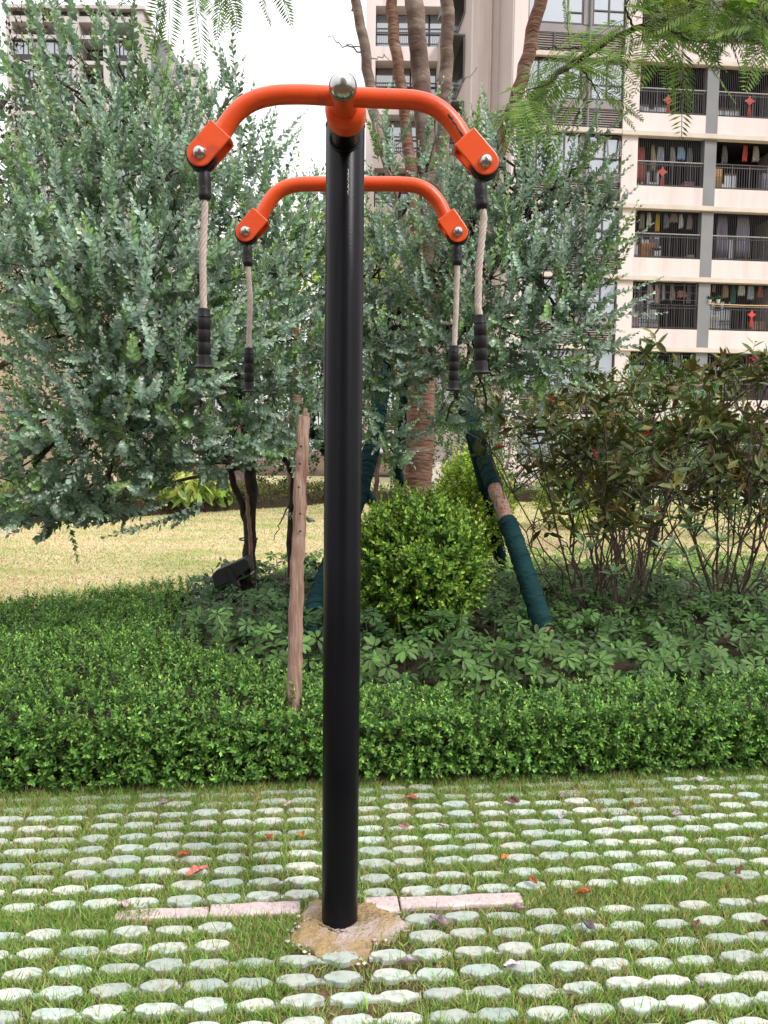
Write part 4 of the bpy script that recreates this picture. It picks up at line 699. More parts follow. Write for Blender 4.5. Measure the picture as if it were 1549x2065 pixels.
# ================================================================== stakes
def stake(pts, r, label, wrap=True, segs=None, cat='tree stake'):
    p = spl(pts, 40); b = p[0]; T = empty('support_stake', (b[0], b[1], 0), label, cat, 'stakes bracing the tree trunk'); n = len(p)
    rr = np.linspace(r[0], r[1], n)
    MB().tube(wob(p, .002), rr, 12, bump=.02).build('pole', M['timber'], T, True)
    if wrap:
        for a, e in segs or [(.03, 1)]:
            i0, i1 = int(a*(n-1)), int(e*(n-1)); q = p[i0:i1+1]; fine = spl(q, 5*len(q)); rf = np.interp(np.linspace(0, 1, len(fine)), np.linspace(0, 1, i1-i0+1), rr[i0:i1+1])+.010+.004*(np.arange(len(fine)) % 11 > 8)+rng.normal(size=len(fine))*.0007
            MB().tube(fine, rf, 14, bump=.02).build('cloth_wrap', M['wrap'], T, True)
            hl = MB(); L = np.r_[0, np.cumsum(np.linalg.norm(np.diff(fine, axis=0), axis=1))]; d = unit(fine[-1]-fine[0]); e1 = unit(np.cross(d, [0, 1., 0])); e2 = np.cross(d, e1); ph = L/.17*6.283
            hl.tube(fine+(rf[:, None]+.003)*(np.cos(ph)[:, None]*e1+np.sin(ph)[:, None]*e2), .0028, 5); hl.build('tie_wire', M['wrap'], T, True)
    return T
stake([P(1118, 1335, 4.9), P(1103, 1285, 4.98), P(1040, 1095, 5.5), P(985, 950, 6.1), P(925, 770, 6.9)], (.058, .055), 'thick leaning stake in green cloth with a bare timber gap, right of the trunk', segs=[(.1, .42), (.56, 1)])
stake([P(1018, 1168, 8.7), P(985, 1010, 8.3), P(955, 890, 7.9), P(918, 760, 7.5)], (.06, .055), 'slimmer dark green stake just behind the thick leaning one', segs=[(.08, 1)])
stake([P(606, 1335, 5.3), P(650, 1180, 5.7), P(720, 1010, 6.2), P(757, 880, 6.6), P(775, 740, 6.95)], (.066, .058), 'green wrapped stake rising from left of the post base to right behind the post')
stake([P(828, 985, 9.0), P(800, 960, 8.8), P(812, 860, 8.3), P(825, 700, 7.7)], (.05, .045), 'thin dark green stake close to the left side of the reddish trunk')
stake([P(795, 1085, 8.6), P(725, 970, 8.0), P(665, 920, 7.5), P(598, 825, 6.9)], (.042, .04), 'green wrapped stake slanting behind the bare timber stake left of the post')
bs = stake([P(592, 1440, 3.56), P(595, 1330, 3.58), P(598, 1200, 3.6), P(605, 1000, 3.64), P(611, 880, 3.67), P(613, 842, 3.68)], (.0365, .029), 'bare reddish brown timber stake standing in the hedge left of the black post', wrap=False)
kn = MB()
for (u, v) in ((609, 900), (604, 982), (607, 1035), (607, 1070), (598, 1120), (598, 1175), (601, 1245), (602, 1300), (594, 1392), (606, 935)):
    c = P(u, v, 3.62)-np.array([0, .032, 0]); kn.lathe([(.0055, 0), (.005, .002), (.003, .003), (.002, .0015)], c, (0, -1, 0), 12)
kn.build('knots', M['chip'], bs, True)
top = P(613, 842, 3.68); bsp = MB()
for dx, h in ((-.016, .012), (.015, .02), (.004, .045)): bsp.lathe([(.012, -.03), (.0105, h*.7), (.0085, h)], top+np.array([dx, 0, 0]), (.1, 0, 1), 7)
bsp.build('split_top', M['timber'], bs)
# cane tied to wattle trunk
wk = empty('bamboo_cane', (P(507, 1165, 6.5)[0], 6.5, 0), 'pale thin cane strapped upright against the left wattle trunk', 'cane')
MB().tube(wob(spl([P(510, 1175, 6.5), P(504, 1080, 6.42), P(498, 980, 6.35), P(496, 935, 6.3)], 20), .003), .017, 8).build('cane', M['timber'], wk, True)
st_ = MB()
for v in (1145, 1087, 1005): c = P(501, v, 6.5); st_.tube([c+np.array([math.cos(t)*.075, math.sin(t)*.075-.0, .004*math.sin(t)]) for t in np.linspace(0, 6.283, 24)], .006, 6, cap=False)
st_.build('strap', M['rubber'], wk, True)
# flood light under the left wattle
fl = P(470, 1150, 6.35); FLd = empty('flood_light', (fl[0], fl[1], 0), 'black boxy garden flood light lying tilted beside the left wattle trunk', 'lamp')
def frl(V):
    a = math.radians(-24); c, s = math.cos(a), math.sin(a); V = np.asarray(V); x = V[:, 0]*c+V[:, 2]*s; z = -V[:, 0]*s+V[:, 2]*c; return np.c_[x, V[:, 1], z]+fl
MB().prism([(-.17, -.07), (-.15, .035), (-.10, .06), (.15, .06), (.17, .03), (.16, -.03), (.0, -.07)], -.11, .11, lambda V: frl(V[:, [0, 2, 1]])).build('housing', M['black_lamp'], FLd, bevel=.006)
MB().box(-.14, .14, -.095, .095, -.09, -.072, frl).build('glass', M['glass_dk'], FLd)
br = MB(); br.box(-.02, .02, -.125, -.113, -.2, .03, frl); br.box(-.02, .02, .113, .125, -.2, .03, frl); br.box(-.02, .02, -.112, .112, -.21, -.198, frl); br.build('bracket', M['black_lamp'], FLd)
MB().tube([fl+np.array([0, 0, -.15]), (fl[0], fl[1], .0), (fl[0], fl[1], -.05)], .02, 8).build('spike', M['black_lamp'], FLd)
# ================================================================== background planting
HF = [(-7.6, 14.5), (-1.9, 21.2), (-1.3, 22.6), (-7.9, 15.9)]
def strip_hedge(poly, H, n, cb, ct, label, leaf=.05):
    c = np.mean(poly, 0); T = empty('far_hedge', (c[0], c[1], 0), label, 'hedge'); fm = MB(); xy = sample_poly(poly, n); z = rng.uniform(.05, 1, n)**.6*H*(1+.12*noise2(xy[:, 0]*1.5, xy[:, 1], 1.5))
    D = rng.normal(size=(n, 3))*.6+np.array([.1, -.5, .8]); shoots(fm, np.c_[xy, z], D, rng.uniform(.1, .2, n), 9, leaf, .55, cb, ct, LEAFS, ang=65, stemr=.002, var=.28); fm.build('foliage', M['leaf'], T)
    p = np.array(poly); m = p.mean(0); MB().prism(m+(p-m)*.93, -.02, H*.6).build('twig_core', M['twig'], T)
strip_hedge(HF, .55, 6500, (.09, .10, .03), (.19, .17, .05), 'low mottled brown green hedge along the far edge of the lawn at the left')
strip_hedge([(-1.7, 21.5), (9, 25.2), (9, 26.4), (-1.7, 23)], .5, 1800, (.09, .14, .04), (.17, .23, .06), 'low green hedge along the far lawn edge behind the trunks')
def bg_tree(name, base, blobs, n, cb, ct, leaf, label, tr=.12, sl=(.3, .5), asp=.5, m_='leaf', trunk=True, cat='tree', barkm='bark_gray'):
    T = empty(name, (base[0], base[1], 0), label, cat); fm = MB(); tm = MB()
    for (c, r) in blobs:
        c = np.asarray(c, float); k = int(n*r[0]*r[2]); d = inball(k, .4)*(1); B = c+d*np.array(r); D = unit(d)+np.array([0, -.1, .3])+rng.normal(size=(k, 3))*.5
        sh = rng.uniform(.8, 1.15); shoots(fm, B, D, rng.uniform(*sl, k), 12, leaf, asp, np.array(cb)*sh, np.array(ct)*sh, LEAFS, ang=62, taper=.3, stemr=.004, stemc=(.06, .05, .03), var=.25)
        if trunk: tm.tube(wob(bez((base[0], base[1], max(.4, c[2]*.45)), ((base[0]+c[0])/2, (base[1]+c[1])/2, c[2]*.75), c, 8), .03), np.linspace(tr*.6, tr*.2, 8), 6)
    fm.build('crown', M[m_], T)
    if trunk:
        h = max(c[2] for c, r in [(np.asarray(c), r) for c, r in blobs])*.5; tm.tube(wob([(base[0], base[1], -.05), (base[0]+.02, base[1], h*.5), (base[0], base[1], h)], .02), [tr*1.1, tr, tr*.75], 10); tm.build('trunk', M[barkm], T, True)
def pb(u, v, Y, rx, rz): return (P(u, v, Y), (rx, rx*.8, rz))
bg_tree('dark_leaved_tree', P(-260, 1000, 7.8)[:2], [pb(20, 190, 8, .7, .7), pb(70, 330, 8, .8, .6), pb(0, 430, 7.8, .8, .6), pb(60, 560, 7.9, .8, .5), pb(150, 480, 8.2, .7, .6), pb(20, 640, 7.8, .5, .35), pb(130, 640, 8.2, .6, .4)], 210, (.045, .055, .02), (.09, .11, .035), .055, 'dark olive fine leaved tree at the left edge behind the silver wattle', tr=.1, sl=(.2, .4), barkm='bark_dark')
bg_tree('yellow_green_tree', P(595, 950, 21)[:2], [pb(600, 470, 21, 1.5, 1.2), pb(550, 560, 21, 1.6, 1.3), pb(650, 560, 21.5, 1.6, 1.3), pb(590, 640, 21, 1.8, 1.2), pb(700, 500, 21.5, 1.3, 1.1)], 52, (.22, .32, .045), (.36, .45, .06), .16, 'fresh yellow green tree far beyond the lawn, seen between the two orange bars', tr=.2, sl=(.5, .9), m_='leaf_thin', barkm='bark_red')
bg_tree('broad_green_tree', P(250, 950, 19)[:2], [pb(120, 760, 19, 1.6, 1.3), pb(240, 700, 19.5, 1.9, 1.5), pb(360, 720, 20, 1.8, 1.4), pb(200, 850, 18.5, 1.8, .9), pb(320, 850, 19, 1.8, .9), pb(440, 820, 19.5, 1.6, 1.1), pb(420, 650, 20, 1.6, 1.5)], 50, (.04, .085, .03), (.085, .15, .05), .13, 'shady dark green tree mass behind the far hedge at the left', tr=.16, sl=(.4, .7))
bg_tree('broad_green_tree', P(800, 950, 24)[:2], [pb(700, 780, 24, 1.9, 1.5), pb(800, 740, 24, 2.0, 1.6), pb(920, 760, 24, 2.0, 1.5), pb(760, 880, 23, 1.8, 1.0), pb(880, 870, 23, 1.7, .8), pb(1000, 800, 24, 1.8, 1.3), pb(650, 850, 23, 1.4, 1.1)], 46, (.045, .095, .03), (.1, .17, .05), .14, 'dark green tree mass behind the braced trunk beyond the lawn', tr=.16, sl=(.4, .7))
bg_tree('thin_twiggy_shrub', P(1010, 1000, 15)[:2], [pb(960, 850, 15, .8, .7), pb(1050, 830, 15.5, .9, .7), pb(1100, 900, 15, .8, .6), pb(1010, 930, 15, .8, .5), pb(985, 960, 15, .7, .4), pb(1090, 960, 15.2, .8, .4), pb(920, 900, 15.4, .7, .5)], 150, (.055, .10, .035), (.12, .18, .06), .07, 'loose twiggy green shrub right of the yellow bush, beyond the green stakes', tr=.05, sl=(.25, .45), cat='shrub')
bg_tree('shady_shrub', P(1320, 985, 21)[:2], [pb(1250, 960, 21, .9, .5), pb(1340, 950, 21, 1.0, .6), pb(1440, 960, 21.5, 1.0, .5), pb(1180, 950, 21, .9, .5)], 60, (.035, .07, .028), (.07, .12, .045), .1, 'shady green shrub row by the pale path at the foot of the apartments', tr=.05, sl=(.3, .5), trunk=False, cat='shrub')
bg_tree('broad_green_tree', P(480, 985, 20.5)[:2], [pb(u, v, 20.5+.5*(i % 3), 1.5, 1.2) for i, (u, v) in enumerate(((90, 560), (190, 540), (290, 560), (390, 560), (470, 600), (540, 690), (620, 720), (130, 650), (560, 790), (640, 800), (480, 720)))], 50, (.05, .10, .032), (.10, .17, .05), .14, 'taller mid green tree behind the far hedge, right of the shady dark tree', tr=.15, sl=(.4, .7))
bg_tree('dark_shrubbery', P(330, 985, 23)[:2], [pb(u, 930, 23+.4*((u//90)%3), 1.5, 1.0) for u in range(110, 640, 75)], 42, (.035, .07, .026), (.075, .13, .045), .13, 'dark shrubbery filling the gap under the shady trees beyond the far hedge', trunk=False, cat='shrubs', sl=(.4, .6))
# broad leaved plants and palm near the far hedge
def clump(name, c, h, n, cb, ct, leaf, asp, label, cat):
    T = empty(name, (c[0], c[1], 0), label, cat); fm = MB(); B = np.c_[c[0]+rng.normal(size=n)*h*.35, c[1]+rng.normal(size=n)*h*.25, rng.uniform(.1, .5, n)*h]
    D = np.c_[rng.normal(size=(n, 2))*.7, np.ones(n)]; leaves(fm, B, D, np.c_[rng.normal(size=(n, 2))*.5, np.ones(n)]+np.array([0, -.6, 0]), leaf*rng.uniform(.6, 1.2, n), leaf*asp, vary(cb, n, .08, .25), LEAFP); B2 = B[:n//2]+np.array([0, 0, h*.25])
    leaves(fm, B2, D[:n//2]+rng.normal(size=(n//2, 3))*.3, np.c_[rng.normal(size=(n//2, 2))*.5, np.ones(n//2)], leaf*.9, leaf*asp*.9, vary(ct, n//2, .08, .2), LEAFP); fm.build('foliage', M['leaf_gloss'], T)
for (u, Y, lb) in ((330, 17.8, 'yellow green broad leaved clump behind the far hedge, left one of two'), (405, 18.6, 'yellow green broad leaved clump behind the far hedge, nearer the left wattle trunk')):
    g_ = P(u, 1000, Y); clump('broad_leaf_plant', g_, 1.0, 110, (.16, .23, .04), (.36, .42, .09), .42, .36, lb, 'plant')
g_ = P(60, 1000, 15.8); clump('broad_leaf_plant', g_, .8, 110, (.07, .13, .03), (.14, .2, .05), .5, .22, 'long leaved green clump behind the far hedge at the left edge', 'plant')
pa = P(-20, 985, 16.5); T = empty('palm', (pa[0], pa[1], 0), 'small palm with arching comb-like fronds in front of the beige wall at the left', 'palm'); fm = MB()
for i in range(9):
    a = rng.uniform(0, 6.28) if i > 3 else -.5+.35*i; dr_ = np.array([math.cos(a), math.sin(a)*.7, .75]); p0 = np.array([pa[0], pa[1], .5]); L = 1.6; t = np.linspace(0, 1, 34)[:, None]; q = p0+L*(dr_*t+np.array([0, 0, -.75])*t*t); fm.tube(q, np.linspace(.02, .006, 34), 4, col=(.12, .16, .05))
    tg = unit(np.gradient(q, axis=0)); sd = unit(np.cross(tg, [0, 0, 1.])); k = np.repeat(np.arange(4, 34), 1)
    for s in (-1, 1): leaves(fm, q[k], tg[k]*.5+s*sd[k]-np.array([0, 0, .35]), np.cross(sd[k]*s, tg[k])*s+np.array([0, 0, .2]), .42*np.sin(np.linspace(.35, 3, len(k))), .035, vary((.06, .10, .03), len(k)), LEAFS)
fm.build('fronds', M['leaf_gloss'], T); MB().tube([(pa[0], pa[1], -.1), (pa[0], pa[1], .55)], [.13, .1], 10, bump=.05).build('trunk', M['bark_dark'], T, True)
for (u, v0, v1, Y, r, lb) in ((757, 1000, 880, 16, .05, 'thin dark young trunk right beside the black post beyond the bed'), (790, 985, 890, 17, .045, 'thin leaning grey young trunk left of the reddish trunk')):
    a_, b_2 = P(u, v0, Y), P(u+14, v1-60, Y); T = empty('young_tree', (a_[0], Y, 0), lb, 'tree'); MB().tube(wob(spl([(a_[0]-.03, Y, -.05), a_, b_2], 14), .015), np.linspace(r*1.15, r*.7, 14), 8).build('trunk', M['bark_dark'], T, True)
    fm = MB(); d = inball(60, .3); shoots(fm, b_2+d*np.array([.7, .6, .5])+np.array([0, 0, .3]), d+np.array([0, 0, .5]), rng.uniform(.25, .4, 60), 12, .08, .5, (.06, .12, .035), (.12, .19, .05), LEAFS, stemr=.003); fm.build('crown', M['leaf'], T)
# ================================================================== apartment block at the right
FA = math.radians(5); DS = np.array([math.cos(FA), math.sin(FA), 0]); NR = np.array([math.sin(FA), -math.cos(FA), 0]); C0 = np.array([5.1, 32.0, 0])
def fr(V): V = np.asarray(V, float); return C0+V[:, [0]]*DS+V[:, [1]]*NR+V[:, [2]]*np.array([0, 0, 1.])
def FS(u, v, n=0.0):
    o = C0+NR*n; d = ray(u, v); t = ((o-EYE)@NR)/(d@NR); q = EYE+d*t; return (q-C0)@DS, q[2]
FH = 2.845; L0 = 5.83; LZ = [L0+FH*k for k in range(-1, 7)]   # slab ledges
AB = empty('apartment_building', tuple(C0+NR*0), 'cream apartment block with rows of caged balconies and louvred windows rising behind the trees', 'building')
wall = MB(); ZTOP = LZ[-1]+.8
S1, S2, S3, S4, S5, S6 = .35, 4.33, 4.98, 7.78, 8.28, 11.15
w = wall.box
w(-.2, S1, -2.4, 0, 0, ZTOP, fr); w(S2, S4+.5, -.25, 0, 0, .35, fr)
w(S2, S2+.07, -1.2, -.004, 0, ZTOP, fr)
for s0, s1 in ((S2+.07, S3), (S6, S6+1.2)): w(s0, s1, -2.0, -.002, 0, ZTOP, fr)
w(S6+1.2, 24, -8, 0, 0, ZTOP, fr)
for L in LZ:
    for s0, s1 in ((S3, S6),): w(s0, s1, -.16, -.001, L-.13, L+.80, fr)
wall.build('wall', M['cream'], AB)
lg = MB()
for L in LZ:
    lg.box(S2-.05, 24, .0015, .13, L-.13, L+.06, fr); lg.box(S1, S2-.055, -.05, .11, L-.10, L+.09, fr)
lg.build('ledge', M['ledge'], AB, bevel=.012)
gc = MB(); dk = MB(); [dk.box(S3, S6, -1.9, -.162, L-.10, L+.12, fr) for L in LZ]; dk.box(S4+.1, S5-.1, -1.905, -.301, 0, ZTOP, fr)  # ceilings and partition take the painted interior shade too
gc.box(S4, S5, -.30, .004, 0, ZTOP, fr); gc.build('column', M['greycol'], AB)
dk.box(S3, S6, -2.02, -1.91, 0, ZTOP, fr); dk.box(S1, S2, -1.3, -1.2, 0, ZTOP, fr); dk.build('inner_wall', M['shaded_int'], AB)
# return walls and set back left wing
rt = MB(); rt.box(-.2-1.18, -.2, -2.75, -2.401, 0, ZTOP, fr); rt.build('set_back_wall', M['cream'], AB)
r2 = MB(); r2.box(-.262, -.2, -2.40, -.02, 0, ZTOP, fr); r2.build('side_wall', M['shaded_cream'], AB)
r3 = MB(); r3.box(-1.38, -1.30, -13, -2.76, 0, ZTOP, fr); r3.build('side_wall', M['shaded_cream'], AB)
MB().tube([fr(np.array([[-.62, -2.33, z]]))[0] for z in np.linspace(0, ZTOP, 30)], .055, 10, cap=False).build('drain_pipe', M['pipe'], AB, True)
for k, L in enumerate(LZ[1:]):
    f = MB(); n0, n1 = -8.6, -4.2
    V = [(-1.385, n0, L+.2), (-1.385, n1, L+.2), (-1.385, n1, L-.9), (-2.1, n0, L+.2), (-2.1, n1, L+.2)]
    f.box(-1.46, -1.383, n0, n1, L-2.0, L-.2, fr); o = f.build('window', M['glass_dk'], AB)
    g = MB(); g.prism([(n0, L-.15), (n1, L-.15), (n1, L-1.35)], -2.0, -1.99, lambda V: fr(V[:, [2, 0, 1]])); g.prism([(-1.39, 0), (-2.0, 0), (-2.0, .06), (-1.39, .06)], n0, n1, lambda V, L=L: fr(np.c_[V[:, 0], V[:, 2], V[:, 1]+L-.16])); g.build('shade_fin', M['greycol'], o)
# window bay
SM0, SM1 = 2.62, 2.98
for k, L in enumerate(LZ):
    zt, zb = L-.1, L-1.60
    mb = MB(); mb.box(S1, S2, -.5, -.12, zb-.33, zb-.004, fr); mb.build('spandrel', M['greyband'], AB)
    lo = zb-.34; hi = lo-.80; lv = MB()
    lv.box(S1, S2, -.6, -.5, hi, lo-.002, fr); o = lv.build('louvre_panel', M['metal_dk'], AB); sl = MB(); nsl = 8
    for i in range(nsl):
        z = hi+.05+i*(lo-hi-.06)/nsl
        for a0, a1 in ((S1+.04, 1.42), (1.5, SM0-.03), (SM0+.05, S2-.06)): sl.box(a0, a1, -.22, -.14, z, z+.045, fr)
    sl.build('slats', M['slat'], o); fm = MB()
    for a in (S1, 1.42, SM0-.03, S2-.06): fm.box(a, a+.08 if a != SM0-.03 else a+.08, -.26, -.10, hi, lo-.003, fr)
    fm.box(S1+.08, S2-.06, -.24, -.12, lo-.05, lo-.004, fr); fm.build('louvre_frame', M['metal_dk'], o)
    for (a, b, kind) in ((S1, SM0, 0), (SM1, S2, 1)):
        wf = MB()
        def bar(x0, x1, z0, z1, n0=-.2, n1=-.11): wf.box(x0, x1, n0, n1, z0, z1, fr)
        bar(a, b, zt-.06, zt); bar(a, b, zb, zb+.05); bar(a, a+.06, zb+.051, zt-.061); bar(b-.06, b, zb+.051, zt-.061)
        mids = [a+(b-a)*.22, a+(b-a)*.72] if kind == 0 else [a+(b-a)*.5]
        for m_ in mids: bar(m_-.03, m_+.03, zb+.051, zt-.061)
        zz = zb+.42 if kind == 0 else zb+.55
        if kind == 0: bar(mids[1]+.031, b-.061, zz, zz+.05)
        else: bar(a+.061, mids[0]-.031, zz, zz+.05); bar(mids[0]+.031, b-.061, zz, zz+.05)
        o = wf.build('window', M['metal_dk'], AB); MB().box(a+.02, b-.02, -.165, -.15, zb+.02, zt-.02, fr).build('pane', M['glass'], o)
        if (k, kind) in ((4, 1), (3, 0), (5, 0)):   # open casement
            x0, x1 = (mids[-1]+.03, b-.06) if kind == 1 or k == 3 else (mids[1]+.03, b-.06); ca = MB()
            def tilt(V, x0=x0, x1=x1, zz=zz, zt=zt):
                V = np.asarray(V); t = (zt-.06-V[:, 2])/(zt-zz); V = V.copy(); V[:, 1] += .22*t if kind == 1 else 0
                if kind == 0: V[:, 1] += .45*(V[:, 0]-x0)/(x1-x0); V[:, 0] = x0+(V[:, 0]-x0)*.75
                return fr(V)
            for (p0, p1, q0, q1) in ((x0, x1, zz+.05, zz+.11), (x0, x1, zt-.12, zt-.07), (x0, x0+.06, zz+.111, zt-.121), (x1-.06, x1, zz+.111, zt-.121)): ca.box(p0, p1, -.1, -.06, q0, q1, tilt)
            c_ = ca.build('open_casement', M['metal_dk'], o)
    mu = MB(); mu.box(SM0+.001, SM1-.001, -.5, -.09, zb, zt, fr); mu.build('mullion', M['greyband'], AB)
MB().tube([fr(np.array([[SM1-.10, -.03, z]]))[0] for z in np.linspace(0, ZTOP, 20)], .04, 8, cap=False).build('drain_pipe', M['greycol'], AB, True)
# balconies
for k, L in enumerate(LZ):
    zt, zb = L-.13, L-FH+.80
    for bi, (a, b) in enumerate(((S3, S4), (S5, S6))):
        rl = MB(); rt_ = zb+.97; n0, n1 = -.10, -.06
        rl.box(a, b, n0, n1, zb+.05, zb+.09, fr); rl.box(a, b, n0, n1, rt_-.12, rt_-.085, fr)
        m_ = int((b-a)/.105)
        for i in range(m_+1):
            x = a+(b-a)*i/m_; h = .022 if i % 7 == 0 else .0085; rl.box(max(a, x-h), min(b, x+h), n0+.005-(.01 if i % 7 == 0 else 0), n1-.005+(.01 if i % 7 == 0 else 0), zb+.002, rt_-.002, fr)
        o = rl.build('balcony_railing', M['metal_dk'], AB); MB().box(a, b, -.115, -.045, rt_, rt_+.035, fr).build('top_rail', M['rail_lt'] if (k, bi) not in ((2, 0), (4, 1)) else M['metal_dk'], o)
        if (k, bi) != (4, 1) and k > 0:
            wr = MB(); m_ = int((b-a)/.078)
            for i in range(1, m_): x = a+(b-a)*i/m_; wr.box(x-.0045, x+.0045, -.032, -.023, zb, zt, fr)
            wr.build('wire_screen', M['wire'], o)
        if (k, bi) in ((2, 0), (1, 0), (1, 1)):
            gr = MB()
            for i in range(6): x = a+.1+(b-a-.2)*i/5; gr.box(x-.015, x+.015, -.022, 0, rt_+.04, zt, fr)
            for j in range(3): z = rt_+.2+j*.3; gr.box(a, b, -.021, -.001, z, z+.02, fr)
            gr.build('lattice', M['metal_dk'], o)
        dm = MB(); dz = zb-.35
        for (x0, x1) in ((a+.5, a+1.2), (a+1.22, a+1.95)): dm.box(x0, x1, -1.90, -1.86, L-FH+.13, zt-.35, fr)
        o2 = dm.build('balcony_door', M['glass_dk'], AB)
        if (k, bi) in ((4, 1), (4, 0), (5, 0)):
            lp = MB()
            for (x0, x1) in (((a+.25, a+.8), (a+.95, a+1.3)) if bi else ((a+1.15, a+1.5),)): lp.box(x0, x1, -1.5, -1.47, zb+.06, zb+.62, fr)
            lp.build('pane', M['glass'], o2)
# left wing, set back
W0 = P(738, 200, 44.3)[0]; W1 = 3.95
wg = MB(); wn = []
def wfr(V): V = np.asarray(V, float); return np.c_[V[:, 0], 44.3-V[:, 1], V[:, 2]]
wg.box(W0, W0+.5, -6, 0, 0, 36, wfr); wg.box(W1-.25, W1+.3, -6, 0, 0, 36, wfr)
for k in range(-1, 10):
    L = L0+FH*k; wg.box(W0+.5, W1-.25, -6, -.002, L-.16, L+.58, wfr)
wg.build('set_back_wing', M['cream'], AB)
for k in range(1, 9):
    L = L0+FH*k; a, b = W0+.5, W1-.25; f = MB()
    f.box(a, b, -1.0, -.9, L-FH+.58, L-.16, wfr); o = f.build('window', M['shaded_int'], AB); p_ = MB(); fr2 = MB()
    xs_ = [a+.05, a+.95, a+1.0, a+1.9, a+2.0, a+2.9, a+3.0, b-.05]
    for i in range(0, 8, 2): p_.box(xs_[i], xs_[i+1], -.88, -.86, L-FH+.62, L-.2, wfr)
    p_.build('pane', M['glass'] if k % 2 else M['glass_dk'], o)
    for x in xs_[1::2]: fr2.box(x, x+.06, -.855, -.8, L-FH+.6, L-.18, wfr)
    fr2.box(a, b, -.85, -.8, L-FH+1.6, L-FH+1.66, wfr); fr2.build('window_frame', M['metal_dk'], o); rr = MB()
    rr.box(a, b, -.1, -.05, L-FH+1.5, L-FH+1.56, wfr); rr.box(a, b, -.1, -.05, L-FH+1.32, L-FH+1.36, wfr)
    for i in range(41): x = a+(b-a)*i/40; rr.box(x-.012, x+.012, -.09, -.06, L-FH+.58, L-FH+1.5, wfr)
    rr.build('balcony_railing', M['metal_dk'], AB)
# ------------------------------------------------------------------ things on the balconies
def place(u, v, n): s, z = FS(u, v, n); return s, z
def cloth(u, v0, v1, wpx, col, label, cat='laundry', n=-.5, split=False, grp='laundry hung on the balconies'):
    s0, z0 = place(u, v0, n); _, z1 = place(u, v1, n); W = wpx*.0235; m = 9; V = []; r = 6
    for j in range(r):
        t = j/(r-1)
        for i in range(m):
            x = (i/(m-1)-.5); V.append((s0+x*W*(.75+.35*t), n+.05*math.sin(i*1.9+u)*t+.02*math.sin(i*3+j), z0+(z1-z0)*t+(.03*math.sin(i*2+u) if j == r-1 else 0)))
    F = [(j*m+i, (j+1)*m+i, (j+1)*m+i+1, j*m+i+1) for j in range(r-1) for i in range(m-1) if not (split and j > 2 and i == m//2)]
    c = np.asarray(col); o = MB().add(fr(np.array(V)), F, c).build('hanging_garment', M['item'], smooth=True, origin=fr(np.array([[s0, n, z1]]))[0]); q = o.modifiers.new('s', 'SOLIDIFY'); q.thickness = .02; tag(o, label, cat, grp)
    h = MB().tube([fr(np.array([[s0, n, z0]]))[0], fr(np.array([[s0, n, z0+.07]]))[0], fr(np.array([[s0+.03, n, z0+.1]]))[0]], .008, 5); h.build('hook', M['wire'], o)
def boxit(u0, u1, v0, v1, col, name, label, cat, n=-.45, dpt=.35, feet=False):
    um, vm = (u0+u1)/2, (v0+v1)/2; s0, z1 = FS(u0, vm, n)[0], FS(um, v0, n)[1]; s1, z0 = FS(u1, vm, n)[0], FS(um, v1, n)[1]
    T = empty(name, tuple(fr(np.array([[(s0+s1)/2, n, z0]]))[0]), label, cat); mb = MB().box(s0, s1, n-dpt, n, z0, z1, fr, col); mb.build('body', M['item'], T, bevel=.012)
    d = MB(); h = (z1-z0)/2; dn = np.asarray(col)*.82
    for j in range(2): d.box(s0+.03, s1-.03, n+.001, n+.018, z0+.03+j*h, z0+h-.03+j*h, fr, dn)
    d.build('door', M['item'], T)
def knot(u, v0, v1, label, col=(.31, .065, .055), n=-.03):
    s, zt = FS(u, v0, n); _, zb = FS(u, v1, n); H = zt-zb; T = empty('knot_ornament', tuple(fr(np.array([[s, n, zb]]))[0]), label, 'ornament', 'red knot ornaments on the balcony rails'); mb = MB(); w_ = H*.21; c = zt-H*.28
    for q in (1, .68): mb.prism([(s, c+w_*q), (s+w_*q, c), (s, c-w_*q), (s-w_*q, c)], n+.0-(.01*q), n+.02+.012*(1-q), lambda V: fr(V[:, [0, 2, 1]]), col)
    for dx, dz in ((-1, 0), (1, 0), (0, 1)): mb.lathe([(.004, -.012), (w_*.24, -.010), (w_*.24, .010), (.004, .012)], fr(np.array([[s+dx*w_*.95, n+.01, c+dz*w_*.95]]))[0], NR, 12, col)
    mb.build('knot', M['item'], T); tm = MB()
    for dx in (-.35, 0, .35): tm.tube(fr(np.array([(s+dx*w_*.5, n+.01, c-w_), (s+dx*w_*.8, n+.01, (c-w_+zb)/2), (s+dx*w_, n+.01, zb)])), [.012, .022, .018], 6, col=np.asarray(col)*.85)
    tm.build('tassel', M['item'], T)
